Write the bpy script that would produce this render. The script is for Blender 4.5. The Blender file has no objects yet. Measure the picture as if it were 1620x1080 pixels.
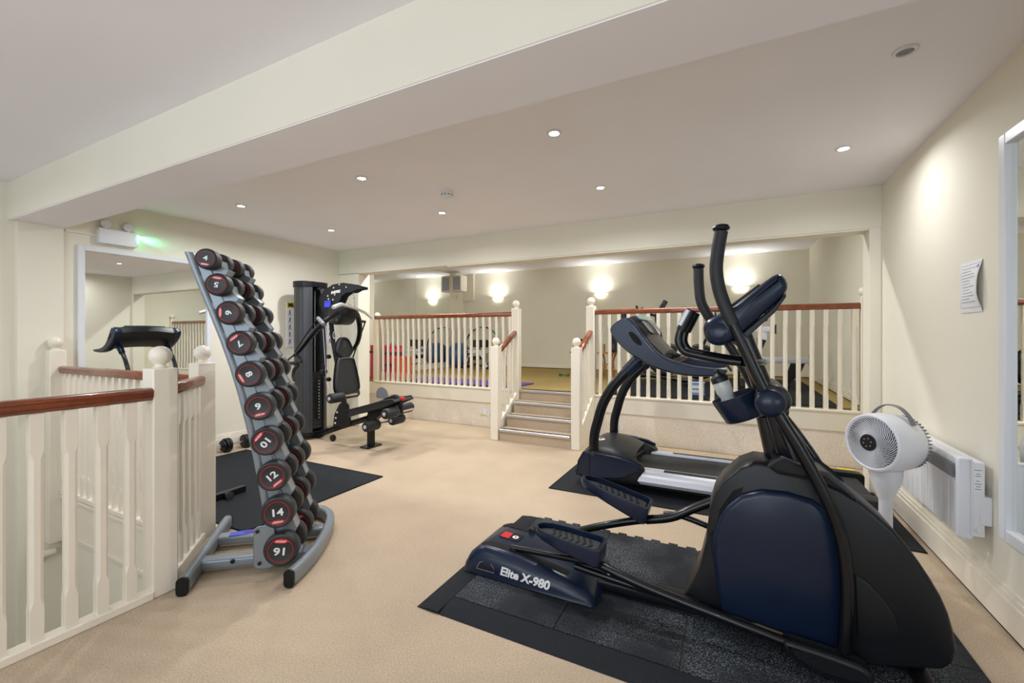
import bpy, bmesh, math, random
from mathutils import Vector as V, Matrix as M
random.seed(7)
sc = bpy.context.scene
col = sc.collection
PI = math.pi

# ------------------------------------------------------------------ camera, light, exposure
YAW = math.radians(26.97)
EYE = 1.25
cam_d = bpy.data.cameras.new('camera')
cam_d.sensor_width = 36.0
cam_d.lens = 682.0 / 1620.0 * 36.0
cam_d.shift_y = -10.0 / 1620.0
cam_d.clip_start = 0.05
cam = bpy.data.objects.new('camera', cam_d)
cam.location = (0, 0, EYE)
cam.rotation_euler = (PI / 2, 0, YAW)
col.objects.link(cam)
sc.camera = cam
sc.view_settings.view_transform = 'Standard'
sc.view_settings.look = 'None'
sc.view_settings.gamma = 1.0
sc.view_settings.use_curve_mapping = False
sc.view_settings.exposure = 0.1
world = bpy.data.worlds.new('daylight')
sc.world = world
world.use_nodes = True
world.node_tree.nodes['Background'].inputs[0].default_value = (0.75, 0.86, 1.0, 1)
world.node_tree.nodes['Background'].inputs[1].default_value = 1.6
DOWNLIGHT_W = 11.5
SCONCE_W = 4.5
WINDOW_FILL_W = 56.0
BATTEN_FILL_W = 34.0

# ------------------------------------------------------------------ measured points: pixel of the photo + a known plane -> world
FW = (-math.sin(YAW), math.cos(YAW))
RT = (math.cos(YAW), math.sin(YAW))
def W(u, v, X=None, Y=None, Z=None, B=None):
    r = (u - 810) / 682.0
    q = (FW[0] + RT[0] * r, FW[1] + RT[1] * r, -(v - 530) / 682.0)
    if X is not None: d = X / q[0]
    elif Y is not None: d = Y / q[1]
    elif Z is not None: d = (Z - EYE) / q[2]
    else: d = B / (-.64 * q[0] + .768 * q[1])
    return V((q[0] * d, q[1] * d, q[2] * d + EYE))
def WXZ(pts, Y):
    o = []
    for u, v in pts:
        p = W(u, v, Y=Y); o.append((p.x, p.z))
    return o

# ------------------------------------------------------------------ materials
def lin(c):
    return tuple(((x / 255) / 12.92 if x / 255 <= .04045 else ((x / 255 + .055) / 1.055) ** 2.4) for x in c) + (1,)
def mat(name, rgb, rough=.5, metal=0, noise=None, bump=0, bscale=200, coat=0, emit=None, estr=0, spec=.5, trans=0):
    m = bpy.data.materials.new(name); m.use_nodes = True
    nt = m.node_tree; b = nt.nodes['Principled BSDF']
    b.inputs['Base Color'].default_value = lin(rgb)
    b.inputs['Roughness'].default_value = rough
    b.inputs['Metallic'].default_value = metal
    b.inputs['Specular IOR Level'].default_value = spec
    b.inputs['Coat Weight'].default_value = coat
    b.inputs['Transmission Weight'].default_value = trans
    if emit:
        b.inputs['Emission Color'].default_value = lin(emit); b.inputs['Emission Strength'].default_value = estr
    tc = nt.nodes.new('ShaderNodeTexCoord')
    if noise:
        sc_, amt = noise
        n = nt.nodes.new('ShaderNodeTexNoise'); n.inputs['Scale'].default_value = sc_; n.inputs['Detail'].default_value = 4
        nt.links.new(tc.outputs['Object'], n.inputs['Vector'])
        r = nt.nodes.new('ShaderNodeMapRange')
        r.inputs['From Min'].default_value = .3; r.inputs['From Max'].default_value = .7
        r.inputs['To Min'].default_value = 1 - amt; r.inputs['To Max'].default_value = 1 + amt
        nt.links.new(n.outputs['Fac'], r.inputs['Value'])
        mx = nt.nodes.new('ShaderNodeVectorMath'); mx.operation = 'SCALE'
        mx.inputs[0].default_value = lin(rgb)[:3]
        nt.links.new(r.outputs[0], mx.inputs['Scale'])
        nt.links.new(mx.outputs[0], b.inputs['Base Color'])
    if bump:
        n2 = nt.nodes.new('ShaderNodeTexNoise'); n2.inputs['Scale'].default_value = bscale; n2.inputs['Detail'].default_value = 3
        nt.links.new(tc.outputs['Object'], n2.inputs['Vector'])
        bp = nt.nodes.new('ShaderNodeBump'); bp.inputs['Strength'].default_value = bump; bp.inputs['Distance'].default_value = .01
        nt.links.new(n2.outputs['Fac'], bp.inputs['Height']); nt.links.new(bp.outputs[0], b.inputs['Normal'])
    return m
wall_m = mat('cream_wall_paint', (236, 230, 213), .75, noise=(1.2, .02), bump=.04, bscale=60)
ceil_m = mat('white_ceiling_paint', (248, 245, 250), .85, noise=(1.5, .015))
ivory = mat('ivory_gloss_paint', (240, 231, 214), .28, noise=(3, .015))
greywhite = mat('pale_grey_frame_paint', (226, 228, 232), .35)
wood = mat('mahogany', (132, 64, 32), .25, noise=(14, .25), coat=.4)
black = mat('black_plastic', (17, 19, 23), .38, spec=.35, noise=(8, .06), bump=.03, bscale=500)
navy = mat('blue_black_plastic', (19, 32, 54), .27, spec=.36, noise=(6, .05), bump=.03, bscale=600)
navy2 = mat('charcoal_plastic', (25, 27, 31), .38, spec=.32, bump=.03, bscale=600)
tubeblack = mat('gloss_black_tube', (8, 12, 18), .26, spec=.35, coat=.15)
gripfoam = mat('dark_foam_grip', (30, 32, 36), .55, bump=.1, bscale=400)
vinyl = mat('black_vinyl_pad', (40, 41, 43), .5, bump=.05, bscale=300)
rubber = mat('black_rubber_mat', (24, 28, 34), .7, spec=.25, noise=(420, .5), bump=.5, bscale=260)
tread = mat('treadmill_belt', (38, 38, 38), .75, bump=.15, bscale=500)
silver = mat('silver_paint', (205, 207, 216), .4, .25)
steelgrey = mat('grey_rack_paint', (138, 146, 153), .36, .3)
chrome = mat('chrome', (225, 225, 228), .12, 1)
alum = mat('aluminium_nosing', (205, 205, 208), .3, .9)
offwhite_metal = mat('pale_bar_paint', (215, 215, 210), .35, .3)
whitepl = mat('white_plastic', (232, 233, 238), .35)
greypl = mat('grey_plastic', (120, 122, 126), .45)
darkgrey = mat('dark_grey_metal', (62, 64, 68), .4, .3)
stackm = mat('weight_stack_metal', (48, 50, 52), .4, .5)
perf = mat('perforated_shroud', (52, 54, 58), .45, .2)
red = mat('red_print', (205, 28, 34), .45)
whiteprint = mat('white_print', (232, 232, 232), .5)
yellow = mat('yellow_sticker', (228, 205, 40), .5)
blueprint = mat('blue_print', (60, 80, 215), .45)
purple = mat('purple_foam', (92, 62, 150), .7)
pink = mat('pink_foam', (205, 60, 95), .7)
orange = mat('orange_foam', (226, 98, 40), .7)
teal = mat('teal_tube', (30, 140, 140), .4)
ballm = mat('blue_vinyl_ball', (60, 95, 135), .4)
cane = mat('cane', (190, 130, 70), .5, noise=(20, .2))
green = mat('green_vinyl', (50, 120, 60), .5)
paper = mat('paper', (238, 238, 242), .7)
inkgrey = mat('grey_ink', (150, 150, 160), .7)
clear = mat('clear_plastic', (235, 238, 240), .12, trans=.75)
lampglow = mat('lit_lamp', (255, 252, 245), .4, emit=(255, 250, 240), estr=30)
sconceglow = mat('lit_sconce_glass', (255, 248, 232), .4, emit=(255, 246, 222), estr=2.0)
brass = mat('brass', (190, 150, 80), .3, .9)
greenled = mat('green_led', (60, 255, 160), .4, emit=(60, 255, 160), estr=25)
darkgap = mat('shadow_gap_black', (14, 13, 12), .9)
def mirror_mat():
    m = bpy.data.materials.new('mirror_glass'); m.use_nodes = True
    b = m.node_tree.nodes['Principled BSDF']
    b.inputs['Base Color'].default_value = (.86, .89, .87, 1); b.inputs['Metallic'].default_value = 1; b.inputs['Roughness'].default_value = .0
    return m
mirror = mirror_mat()
def worn_mat():
    m = bpy.data.materials.new('worn_speckled_rubber'); m.use_nodes = True; nt = m.node_tree; b = nt.nodes['Principled BSDF']; b.inputs['Roughness'].default_value = .65; b.inputs['Specular IOR Level'].default_value = .3
    tc = nt.nodes.new('ShaderNodeTexCoord'); fac = []
    for s_, lo, hi in ((150, .50, .60), (2.2, .44, .62)):
        n = nt.nodes.new('ShaderNodeTexNoise'); n.inputs['Scale'].default_value = s_; n.inputs['Detail'].default_value = 3
        nt.links.new(tc.outputs['Object'], n.inputs['Vector'])
        r = nt.nodes.new('ShaderNodeMapRange'); r.inputs['From Min'].default_value = lo; r.inputs['From Max'].default_value = hi
        nt.links.new(n.outputs['Fac'], r.inputs['Value']); fac.append((n, r))
    mu = nt.nodes.new('ShaderNodeMath'); mu.operation = 'MULTIPLY'; nt.links.new(fac[0][1].outputs[0], mu.inputs[0]); nt.links.new(fac[1][1].outputs[0], mu.inputs[1])
    x = nt.nodes.new('ShaderNodeMix'); x.data_type = 'RGBA'; x.inputs[6].default_value = lin((23, 27, 33)); x.inputs[7].default_value = lin((112, 118, 122))
    nt.links.new(mu.outputs[0], x.inputs[0]); nt.links.new(x.outputs[2], b.inputs['Base Color'])
    bp = nt.nodes.new('ShaderNodeBump'); bp.inputs['Strength'].default_value = .5; bp.inputs['Distance'].default_value = .006
    nt.links.new(fac[0][0].outputs['Fac'], bp.inputs['Height']); nt.links.new(bp.outputs[0], b.inputs['Normal'])
    return m
worn = worn_mat()
def carpet_mat(name, rgb):
    m = bpy.data.materials.new(name); m.use_nodes = True
    nt = m.node_tree; b = nt.nodes['Principled BSDF']; b.inputs['Roughness'].default_value = .95; b.inputs['Specular IOR Level'].default_value = .1
    tc = nt.nodes.new('ShaderNodeTexCoord')
    a = nt.nodes.new('ShaderNodeTexNoise'); a.inputs['Scale'].default_value = 1.4; a.inputs['Detail'].default_value = 5
    c = nt.nodes.new('ShaderNodeTexNoise'); c.inputs['Scale'].default_value = 170; c.inputs['Detail'].default_value = 2
    for n in (a, c): nt.links.new(tc.outputs['Object'], n.inputs['Vector'])
    r1 = nt.nodes.new('ShaderNodeMapRange'); r1.inputs['From Min'].default_value = .3; r1.inputs['From Max'].default_value = .7
    r1.inputs['To Min'].default_value = .88; r1.inputs['To Max'].default_value = 1.08
    r2 = nt.nodes.new('ShaderNodeMapRange'); r2.inputs['From Min'].default_value = .35; r2.inputs['From Max'].default_value = .65
    r2.inputs['To Min'].default_value = .84; r2.inputs['To Max'].default_value = 1.12
    nt.links.new(a.outputs['Fac'], r1.inputs['Value']); nt.links.new(c.outputs['Fac'], r2.inputs['Value'])
    mm = nt.nodes.new('ShaderNodeMath'); mm.operation = 'MULTIPLY'
    nt.links.new(r1.outputs[0], mm.inputs[0]); nt.links.new(r2.outputs[0], mm.inputs[1])
    s = nt.nodes.new('ShaderNodeVectorMath'); s.operation = 'SCALE'; s.inputs[0].default_value = lin(rgb)[:3]
    nt.links.new(mm.outputs[0], s.inputs['Scale']); nt.links.new(s.outputs[0], b.inputs['Base Color'])
    bp = nt.nodes.new('ShaderNodeBump'); bp.inputs['Strength'].default_value = .35; bp.inputs['Distance'].default_value = .006
    nt.links.new(c.outputs['Fac'], bp.inputs['Height']); nt.links.new(bp.outputs[0], b.inputs['Normal'])
    return m
carpet = carpet_mat('beige_carpet', (190, 170, 146))
brightened_riser_carpet = carpet_mat('light_lifted_riser_carpet', (240, 228, 212))  # carpet colour lightened to stand in for light missing under the fascia
carpet2 = carpet_mat('tan_carpet', (166, 142, 92))

# ------------------------------------------------------------------ mesh helpers
def cr(pts, n=6, closed=False):
    """Catmull-Rom through points of any dimension"""
    P = [tuple(p) for p in pts]; N = len(P); out = []
    rng = range(N) if closed else range(N - 1)
    for i in rng:
        if closed: a, b, c, d = P[(i - 1) % N], P[i], P[(i + 1) % N], P[(i + 2) % N]
        else: a, b, c, d = P[max(i - 1, 0)], P[i], P[i + 1], P[min(i + 2, N - 1)]
        for k in range(n):
            t = k / n
            out.append(tuple(.5 * ((2 * b[j]) + (-a[j] + c[j]) * t + (2 * a[j] - 5 * b[j] + 4 * c[j] - d[j]) * t * t + (-a[j] + 3 * b[j] - 3 * c[j] + d[j]) * t ** 3) for j in range(len(b))))
    if not closed: out.append(P[-1])
    return out
def rrect(w, h, r, n=4, cx=0, cy=0):
    o = []
    for sx, sy, a0 in ((1, 1, 0), (-1, 1, 90), (-1, -1, 180), (1, -1, 270)):
        for k in range(n + 1):
            a = math.radians(a0 + 90 * k / n)
            o.append((cx + sx * (w / 2 - r) + r * math.cos(a), cy + sy * (h / 2 - r) + r * math.sin(a)))
    return o
def circ(r, n=24, cx=0, cy=0, sx=1, sy=1):
    return [(cx + r * sx * math.cos(2 * PI * k / n), cy + r * sy * math.sin(2 * PI * k / n)) for k in range(n)]
def inset(pts, e):
    n = len(pts); A = sum(pts[i][0] * pts[(i + 1) % n][1] - pts[(i + 1) % n][0] * pts[i][1] for i in range(n))
    s = 1 if A > 0 else -1; o = []
    for i in range(n):
        p, c, q = pts[i - 1], pts[i], pts[(i + 1) % n]
        n1 = (-(c[1] - p[1]), c[0] - p[0]); n2 = (-(q[1] - c[1]), q[0] - c[0])
        l1 = math.hypot(*n1) or 1; l2 = math.hypot(*n2) or 1
        nx, ny = n1[0] / l1 + n2[0] / l2, n1[1] / l1 + n2[1] / l2
        l = math.hypot(nx, ny) or 1
        o.append((c[0] + s * nx / l * e, c[1] + s * ny / l * e))
    return o
XZ = lambda p, q, n: (p, n, q)       # profile in the X-Z plane, extruded along Y
YZ = lambda p, q, n: (n, p, q)
XY = lambda p, q, n: (p, q, n)
def frame(origin, ax, ay):
    """matrix whose local x, y, z axes are ax, ay, ax x ay"""
    x = V(ax).normalized(); z = x.cross(V(ay)).normalized(); y = z.cross(x)
    m = M((x, y, z)).transposed().to_4x4(); m.translation = V(origin); return m
class G:
    def __init__(s): s.b = bmesh.new()
    def ring(s, pts): return [s.b.verts.new(p) for p in pts]
    def skin(s, rings, closed=True, caps=(True, True)):
        for a, b in zip(rings, rings[1:]):
            n = len(a)
            for i in range(n if closed else n - 1):
                j = (i + 1) % n
                try: s.b.faces.new((a[i], a[j], b[j], b[i]))
                except ValueError: pass
        if closed:
            if caps[0]: s.b.faces.new(rings[0][::-1])
            if caps[1]: s.b.faces.new(rings[-1])
        return s
    def box(s, x0, x1, y0, y1, z0, z1, m=None):
        c = [(x0, y0), (x1, y0), (x1, y1), (x0, y1)]
        r = [s.ring([(m @ V((x, y, z)) if m else (x, y, z)) for x, y in c]) for z in (z0, z1)]
        return s.skin(r)
    def prism(s, pts, n0, n1, mp=XZ, e=0, m=None, seg=2):
        lv = [(n0, 0), (n1, 0)]
        if e:
            sg = 1 if n1 > n0 else -1; lv = []
            for k in range(seg + 1):
                a = PI / 2 * k / seg; lv.append((n0 + sg * e * (1 - math.sin(a)), e * (1 - math.cos(a))))
            lv2 = [(n1 - (l - n0), i) for l, i in lv][::-1]; lv += lv2
        rs = []
        for l, i in lv:
            pp = inset(pts, i) if i > 1e-6 else pts
            rs.append(s.ring([(m @ V(mp(p, q, l)) if m else mp(p, q, l)) for p, q in pp]))
        return s.skin(rs)
    def loft(s, secs): return s.skin([s.ring(x) for x in secs])
    def tube(s, pts, r, n=12, cap=True, flat=1.0, up=None):
        pts = [V(p) for p in pts]; N = len(pts)
        rr = r if isinstance(r, (list, tuple)) else [r] * N
        t0 = (pts[1] - pts[0]).normalized()
        u = V(up) if up else (V((0, 0, 1)) if abs(t0.z) < .9 else V((1, 0, 0)))
        u = (u - t0 * u.dot(t0)).normalized(); rings = []
        for i, p in enumerate(pts):
            t = (pts[min(i + 1, N - 1)] - pts[max(i - 1, 0)]).normalized()
            u = (u - t * u.dot(t)).normalized(); w = t.cross(u)
            rings.append(s.ring([p + u * rr[i] * math.cos(2 * PI * k / n) + w * rr[i] * flat * math.sin(2 * PI * k / n) for k in range(n)]))
        return s.skin(rings, caps=(cap, cap))
    def cyl(s, a, b, r0, r1=None, n=20):
        return s.tube([a, b], [r0, r0 if r1 is None else r1], n)
    def roll(s, a, b, r, e=.01, n=20):
        a, b = V(a), V(b); d = (b - a).normalized()
        return s.tube([a, a + d * e * .3, a + d * e, b - d * e, b - d * e * .3, b], [r - e, r - e * .3, r, r, r - e * .3, r - e], n)
    def lathe(s, prof, m=None, n=24, caps=(True, True)):
        rs = [s.ring([(m @ V((r * math.cos(2 * PI * k / n), r * math.sin(2 * PI * k / n), z)) if m else (r * math.cos(2 * PI * k / n), r * math.sin(2 * PI * k / n), z)) for k in range(n)]) for r, z in prof]
        return s.skin(rs, caps=caps)
    def ball(s, c, r, sx=1, sy=1, sz=1, n=20):
        rs = []
        for k in range(1, 12):
            a = PI * k / 12 - PI / 2
            rs.append(s.ring([(c[0] + r * sx * math.cos(a) * math.cos(2 * PI * j / n), c[1] + r * sy * math.cos(a) * math.sin(2 * PI * j / n), c[2] + r * sz * math.sin(a)) for j in range(n)]))
        return s.skin(rs)
    def torus(s, m, R, r, n=40, k=10, a0=0, a1=2 * PI):
        full = a1 - a0 > 6.28; rs = []
        for i in range(n if full else n + 1):
            a = a0 + (a1 - a0) * i / n
            rs.append(s.ring([m @ V(((R + r * math.cos(2 * PI * j / k)) * math.cos(a), (R + r * math.cos(2 * PI * j / k)) * math.sin(a), r * math.sin(2 * PI * j / k))) for j in range(k)]))
        if full: return s.skin(rs + [rs[0]], caps=(False, False))
        return s.skin(rs)
    def xf(s, m):
        bmesh.ops.transform(s.b, matrix=m, verts=s.b.verts[:]); return s
MW = {}
def finish(g, name, m, parent=None, bevel=0, ang=35, world=True):
    bmesh.ops.recalc_face_normals(g.b, faces=g.b.faces[:])
    me = bpy.data.meshes.new(name); g.b.to_mesh(me); g.b.free()
    if parent is not None and world: me.transform(MW[parent.name].inverted())
    me.materials.append(m)
    for p in me.polygons: p.use_smooth = True
    me.set_sharp_from_angle(angle=math.radians(ang))
    o = bpy.data.objects.new(name, me); col.objects.link(o)
    if parent is not None:
        o.parent = parent; MW[o.name] = MW[parent.name]
    else: MW[o.name] = M.Identity(4)
    if bevel:
        bm = o.modifiers.new('bevel', 'BEVEL'); bm.width = bevel; bm.segments = 2; bm.limit_method = 'ANGLE'; bm.angle_limit = math.radians(40)
        bm.harden_normals = False
    return o
def tag(o, label, cat, group=None):
    o['label'] = label; o['category'] = cat
    if group: o['group'] = group
    return o
def thing(name, label, cat, loc=(0, 0, 0), group=None, rz=0):
    o = bpy.data.objects.new(name, None); o.empty_display_size = .1
    col.objects.link(o); o.location = loc; o.rotation_euler = (0, 0, rz)
    MW[o.name] = M.Translation(V(loc)) @ M.Rotation(rz, 4, 'Z')
    return tag(o, label, cat, group)
def struct(g, name, m, bevel=0, parent=None):
    o = finish(g, name, m, parent, bevel)
    if parent is None: o['kind'] = 'structure'
    return o
def text(s, size, mw, m, parent, name='lettering', bold=0.0, ext=.0006, shear=0, lab=None, sx=1):
    c = bpy.data.curves.new('lettering', 'FONT'); c.body = s; c.size = size; c.extrude = ext; c.offset = bold; c.shear = shear
    c.align_x = 'CENTER'; c.align_y = 'CENTER'; c.resolution_u = 3
    t = bpy.data.objects.new('lettering_source', c)
    me = bpy.data.meshes.new_from_object(t)
    bpy.data.objects.remove(t)
    me.transform(mw @ M.Scale(sx, 4, (1, 0, 0)))
    me.transform(MW[parent.name].inverted())
    me.materials.clear(); me.materials.append(m)
    me.name = name
    o = bpy.data.objects.new(name, me); col.objects.link(o); o.parent = parent; MW[o.name] = MW[parent.name]
    if lab: o['label'] = lab
    return o
def dup(o, parent=None, name=None):
    c = o.copy(); col.objects.link(c)
    if parent is not None: c.parent = parent
    for ch in list(o.children): dup(ch, c)
    return c

# ------------------------------------------------------------------ the room
RX = 1.05; LX = -4.95; BY = 4.33; CZ = 2.43; UX = -5.65; UY = 8.6; UZ = .54; UCZ = 2.68; UR = 1.15
g = G()   # lower floor with the stairwell cut out
poly = [(-2.44, -2.5), (RX + .1, -2.5), (RX + .1, 5.1), (UX - .1, 5.1), (UX - .1, 4.4), (-5.3, 4.4), (-5.3, 1.5), (-2.93, 1.5), (-2.44, 1.03)]
g.prism(poly, -.25, 0, XY)
struct(g, 'floor', carpet)
g = G(); g.box(UX - .1, UR + .1, 5.10, UY + .1, 0.0, .335); g.box(UX - .1, UR + .1, 5.1, UY + .1, .335, UZ)
o = struct(g, 'floor_upper', carpet2)
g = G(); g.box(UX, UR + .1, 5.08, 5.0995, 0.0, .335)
struct(g, 'trim_carpeted_riser', brightened_riser_carpet)
g = G()
for a, b in ((UX, -2.53), (-1.5, UR)):
    g.box(a, b, 5.055, 5.098, .335, .515)
struct(g, 'trim_fascia', ivory, .004)
g = G(); g.box(RX, RX + .12, -2.5, 4.52, -.25, CZ); struct(g, 'wall_right', wall_m)
g = G(); g.box(LX - .12, LX, 1.5, BY + .05, -.3, CZ); struct(g, 'wall_left', wall_m)
g = G(); g.box(LX - .3, LX - .04, -2.5, 1.5, -2.8, CZ); struct(g, 'wall_stairwell', wall_m)
g = G(); g.box(LX - .2, LX + .02, 1.24, 1.5, -2.8, CZ - .28); struct(g, 'pillar_left', wall_m)
g = G(); g.box(-.0 + RX - .075, RX, BY, 4.52, 0, 2.1); struct(g, 'pillar_right', wall_m, .004)
g = G(); g.box(UX - .1, -4.58, BY, 4.54, 0, 2.11); struct(g, 'pillar_back', wall_m, .004)
g = G(); g.box(UX - .1, RX + .12, BY, 4.52, 2.10, UCZ + .1); g.box(-3.1, RX + .1, BY + .01, 4.50, 2.085, 2.10)
struct(g, 'wall_header', wall_m)
g = G(); g.box(LX - .3, RX, 1.2, 1.51, 2.14, CZ + .02); struct(g, 'trim_main_beam', wall_m, .004)
g = G(); g.box(LX + .021, RX - .001, 1.205, 1.505, 2.136, 2.14); struct(g, 'trim_beam_soffit', ceil_m)
g = G(); g.box(LX - .3, RX + .12, -2.6, BY, CZ, CZ + .1); struct(g, 'ceiling', ceil_m)
g = G(); g.box(UX - .1, UR + .1, 4.51, UY + .1, UCZ, UCZ + .1); struct(g, 'ceiling_upper', ceil_m)
g = G(); g.box(UX - .1, UR + .1, UY, UY + .12, 0, UCZ); struct(g, 'wall_back', wall_m)
g = G(); g.box(UX - .12, UX, 4.5, UY, 0, UCZ); struct(g, 'wall_upper_left', wall_m)
g = G(); g.box(UR, UR + .12, 4.5, UY, 0, UCZ); struct(g, 'wall_upper_right', wall_m)
# wall behind the camera with a wide window, added unseen as a light source
g = G(); g.box(LX - .3, -3.6, -2.62, -2.5, -2.8, CZ); g.box(.6, RX + .12, -2.62, -2.5, -2.8, CZ)
g.box(-3.6, .6, -2.62, -2.5, -2.8, .85); g.box(-3.6, .6, -2.62, -2.5, 2.25, CZ)
struct(g, 'wall_front', wall_m)
win = G()
for x in (-3.57, -2.2, -.8, .57): win.box(x - .03, x + .03, -2.6, -2.53, .85, 2.25)
win.box(-3.6, .6, -2.6, -2.53, .85, .91); win.box(-3.6, .6, -2.6, -2.53, 2.19, 2.25)
wo = struct(win, 'window_added_1', ivory, .004)
# stairwell below
g = G(); g.box(LX - .1, -2.9, 1.50, 1.56, -2.8, -.0); struct(g, 'wall_stairwell_back', wall_m)
g = G(); g.prism([(-2.90, 1.5), (-2.44, 1.03), (-2.37, 1.03), (-2.37, 1.08), (-2.86, 1.56), (-2.9, 1.56)], -2.8, -.251, XY); g.box(-2.42, -2.36, -2.5, 1.03, -2.8, -.251)
struct(g, 'wall_stairwell_side', wall_m)
g = G(); g.box(LX - .1, -2.4, -2.5, 1.5, -2.8, -2.7); struct(g, 'floor_stairwell', carpet)
g = G(); g.box(LX - .04, -2.9, 1.462, 1.50, -.37, -.345); g.box(LX - .04, -2.9, 1.475, 1.50, -.40, -.37)
g.box(LX - .04, -2.9, 1.45, 1.50, -.065, -.04); g.box(LX - .04, -2.9, 1.475, 1.50, -.345, -.065)
struct(g, 'trim_stairwell_ledge', ivory, .004)
# skirtings
def skirt(name, x0, x1, y0, y1, z0, h, face, gap=True):
    """face: axis and sign of the room side, e.g. ('x', -1)"""
    g = G(); steps = ((.0, h - .045, .022), (h - .045, h - .02, .016), (h - .02, h, .009))
    for a, b, t in steps:
        if face[0] == 'x':
            xa, xb = (x0 - t, x0) if face[1] < 0 else (x0, x0 + t); g.box(xa, xb, y0, y1, z0 + a + (.012 if gap and a == 0 else 0), z0 + b)
        else:
            ya, yb = (y0 - t, y0) if face[1] < 0 else (y0, y0 + t); g.box(x0, x1, ya, yb, z0 + a + (.012 if gap and a == 0 else 0), z0 + b)
    o = struct(g, name, ivory, .003)
    if gap:
        g = G()
        if face[0] == 'x': g.box(x0 - .016, x0, y0, y1, z0, z0 + .012)
        else: g.box(x0, x1, y0 - .016, y0, z0, z0 + .012)
        struct(g, 'trim_shadow_gap', darkgap)
skirt('baseboard_right', RX, RX, -2.5, BY, 0, .185, ('x', -1))
skirt('baseboard_left', LX, LX, 1.56, BY, 0, .17, ('x', 1), False)
skirt('baseboard_back', UX, UR, UY, UY, UZ, .09, ('y', -1))
skirt('baseboard_upper_right', UR, UR, 5.1, UY, UZ, .10, ('x', -1))
skirt('baseboard_pillar', -4.58, -4.58, BY, 4.54, 0, .17, ('x', 1), False)

# ------------------------------------------------------------------ steps
stp = thing('carpeted_steps', 'flight of four carpeted steps with metal nosings between two short balustrades', 'steps', (-2.015, 4.75, 0))
SZ = [.137, .275, .41, .54]; SY = [4.49, 4.68, 4.87, 5.06]
for i in range(4):
    y1 = 5.10
    g = G(); z0 = SZ[i - 1] if i else 0
    y0 = SY[i]
    g.box(-2.46, -1.57, y0 + .012, 5.098 if i == 3 else 5.0795, z0, SZ[i])
    st = finish(g, 'step', carpet, stp)
    g = G(); g.prism([(y0 - .006, SZ[i] - .028), (y0 + .012, SZ[i] - .028), (y0 + .012, SZ[i] - .0), (y0 + .05, SZ[i]), (y0 + .05, SZ[i] + .005), (y0 + .002, SZ[i] + .005), (y0 - .006, SZ[i] - .004)], -2.455, -1.575, YZ)
    finish(g, 'nosing', alum, st, .002)
    g = G(); g.box(-2.455, -1.575, y0 + .02, y0 + .045, SZ[i] + .0052, SZ[i] + .0065)
    finish(g, 'grip_strip', darkgap, st)

# ------------------------------------------------------------------ balustrades
def baluster_mesh(h, s=.040, low=.13, high=.15, c=.011, slope=0.0):
    g = G(); rs = []
    for z, ch in ((0, .001), (low, .001), (low + .035, c), (h - high - .035, c), (h - high, .001), (h, .001)):
        a = s / 2
        pts = [(a, a - ch), (a - ch, a), (-a + ch, a), (-a, a - ch), (-a, -a + ch), (-a + ch, -a), (a - ch, -a), (a, -a + ch)]
        rs.append(g.ring([(x, y, z + (slope * y if z == h else 0)) for x, y in pts]))
    g.skin(rs)
    bmesh.ops.recalc_face_normals(g.b, faces=g.b.faces[:])
    me = bpy.data.meshes.new('baluster'); g.b.to_mesh(me); g.b.free(); me.materials.append(ivory); return me
def put_balusters(parent, pts, me, rz=0):
    for p in pts:
        o = bpy.data.objects.new('baluster', me); col.objects.link(o); o.parent = parent
        o.matrix_local = MW[parent.name].inverted() @ M.Translation(V(p)) @ M.Rotation(rz, 4, 'Z')
def newel(parent, x, y, z0, z1, w=.1, rz=0, br=.047, half=None):
    m = M.Translation((x, y, 0)) @ M.Rotation(rz, 4, 'Z')
    g = G(); a = w / 2
    x0, x1 = (-a, a) if half is None else half
    g.box(x0, x1, -a, a, z0, z1, m)
    o = finish(g, 'newel_post', ivory, parent, .006)
    g = G(); g.lathe([(.028, z1), (.031, z1 + .006), (.022, z1 + .012), (.022, z1 + .018)] + [(max(br * math.cos(t), .001), z1 + .018 + br * .9 + br * math.sin(t)) for t in [math.radians(q) for q in range(-60, 91, 15)]], M.Translation((x + (x0 + x1) / 2, y, 0)))
    finish(g, 'ball_finial', ivory, o)
def handrail(parent, a, b, w=.062, h=.052, m=wood):
    """moulded rail; a, b = top centre line ends"""
    a, b = V(a), V(b); d = (b - a).normalized(); side = d.cross(V((0, 0, 1))).normalized(); up = side.cross(d)
    prof = [(-.5, -.55), (-.36, -1), (.36, -1), (.5, -.55), (.44, -.42), (.5, -.28), (.42, -.1), (.25, 0), (-.25, 0), (-.42, -.1), (-.5, -.28), (-.44, -.42)]
    g = G()
    rs = []
    for p, k in ((a, .8), (a + d * .006, 1), (b - d * .006, 1), (b, .8)):
        rs.append(g.ring([p + side * (u * w * k) + up * (v * h * k - h * (1 - k) / 2) for u, v in prof]))
    g.skin(rs)
    return finish(g, 'handrail', m, parent, 0, 50)
def base_rail(parent, a, b, w=.06, h=.03, zoff=0):
    a, b = V(a), V(b); d = (b - a); L = d.length; d.normalize(); m = frame(a, d, V((0, 0, 1)).cross(d))
    g = G(); g.box(0, L, -w / 2, w / 2, 0, h, m); return finish(g, 'base_rail', ivory, parent, .004)
RZ = 1.0
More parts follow.
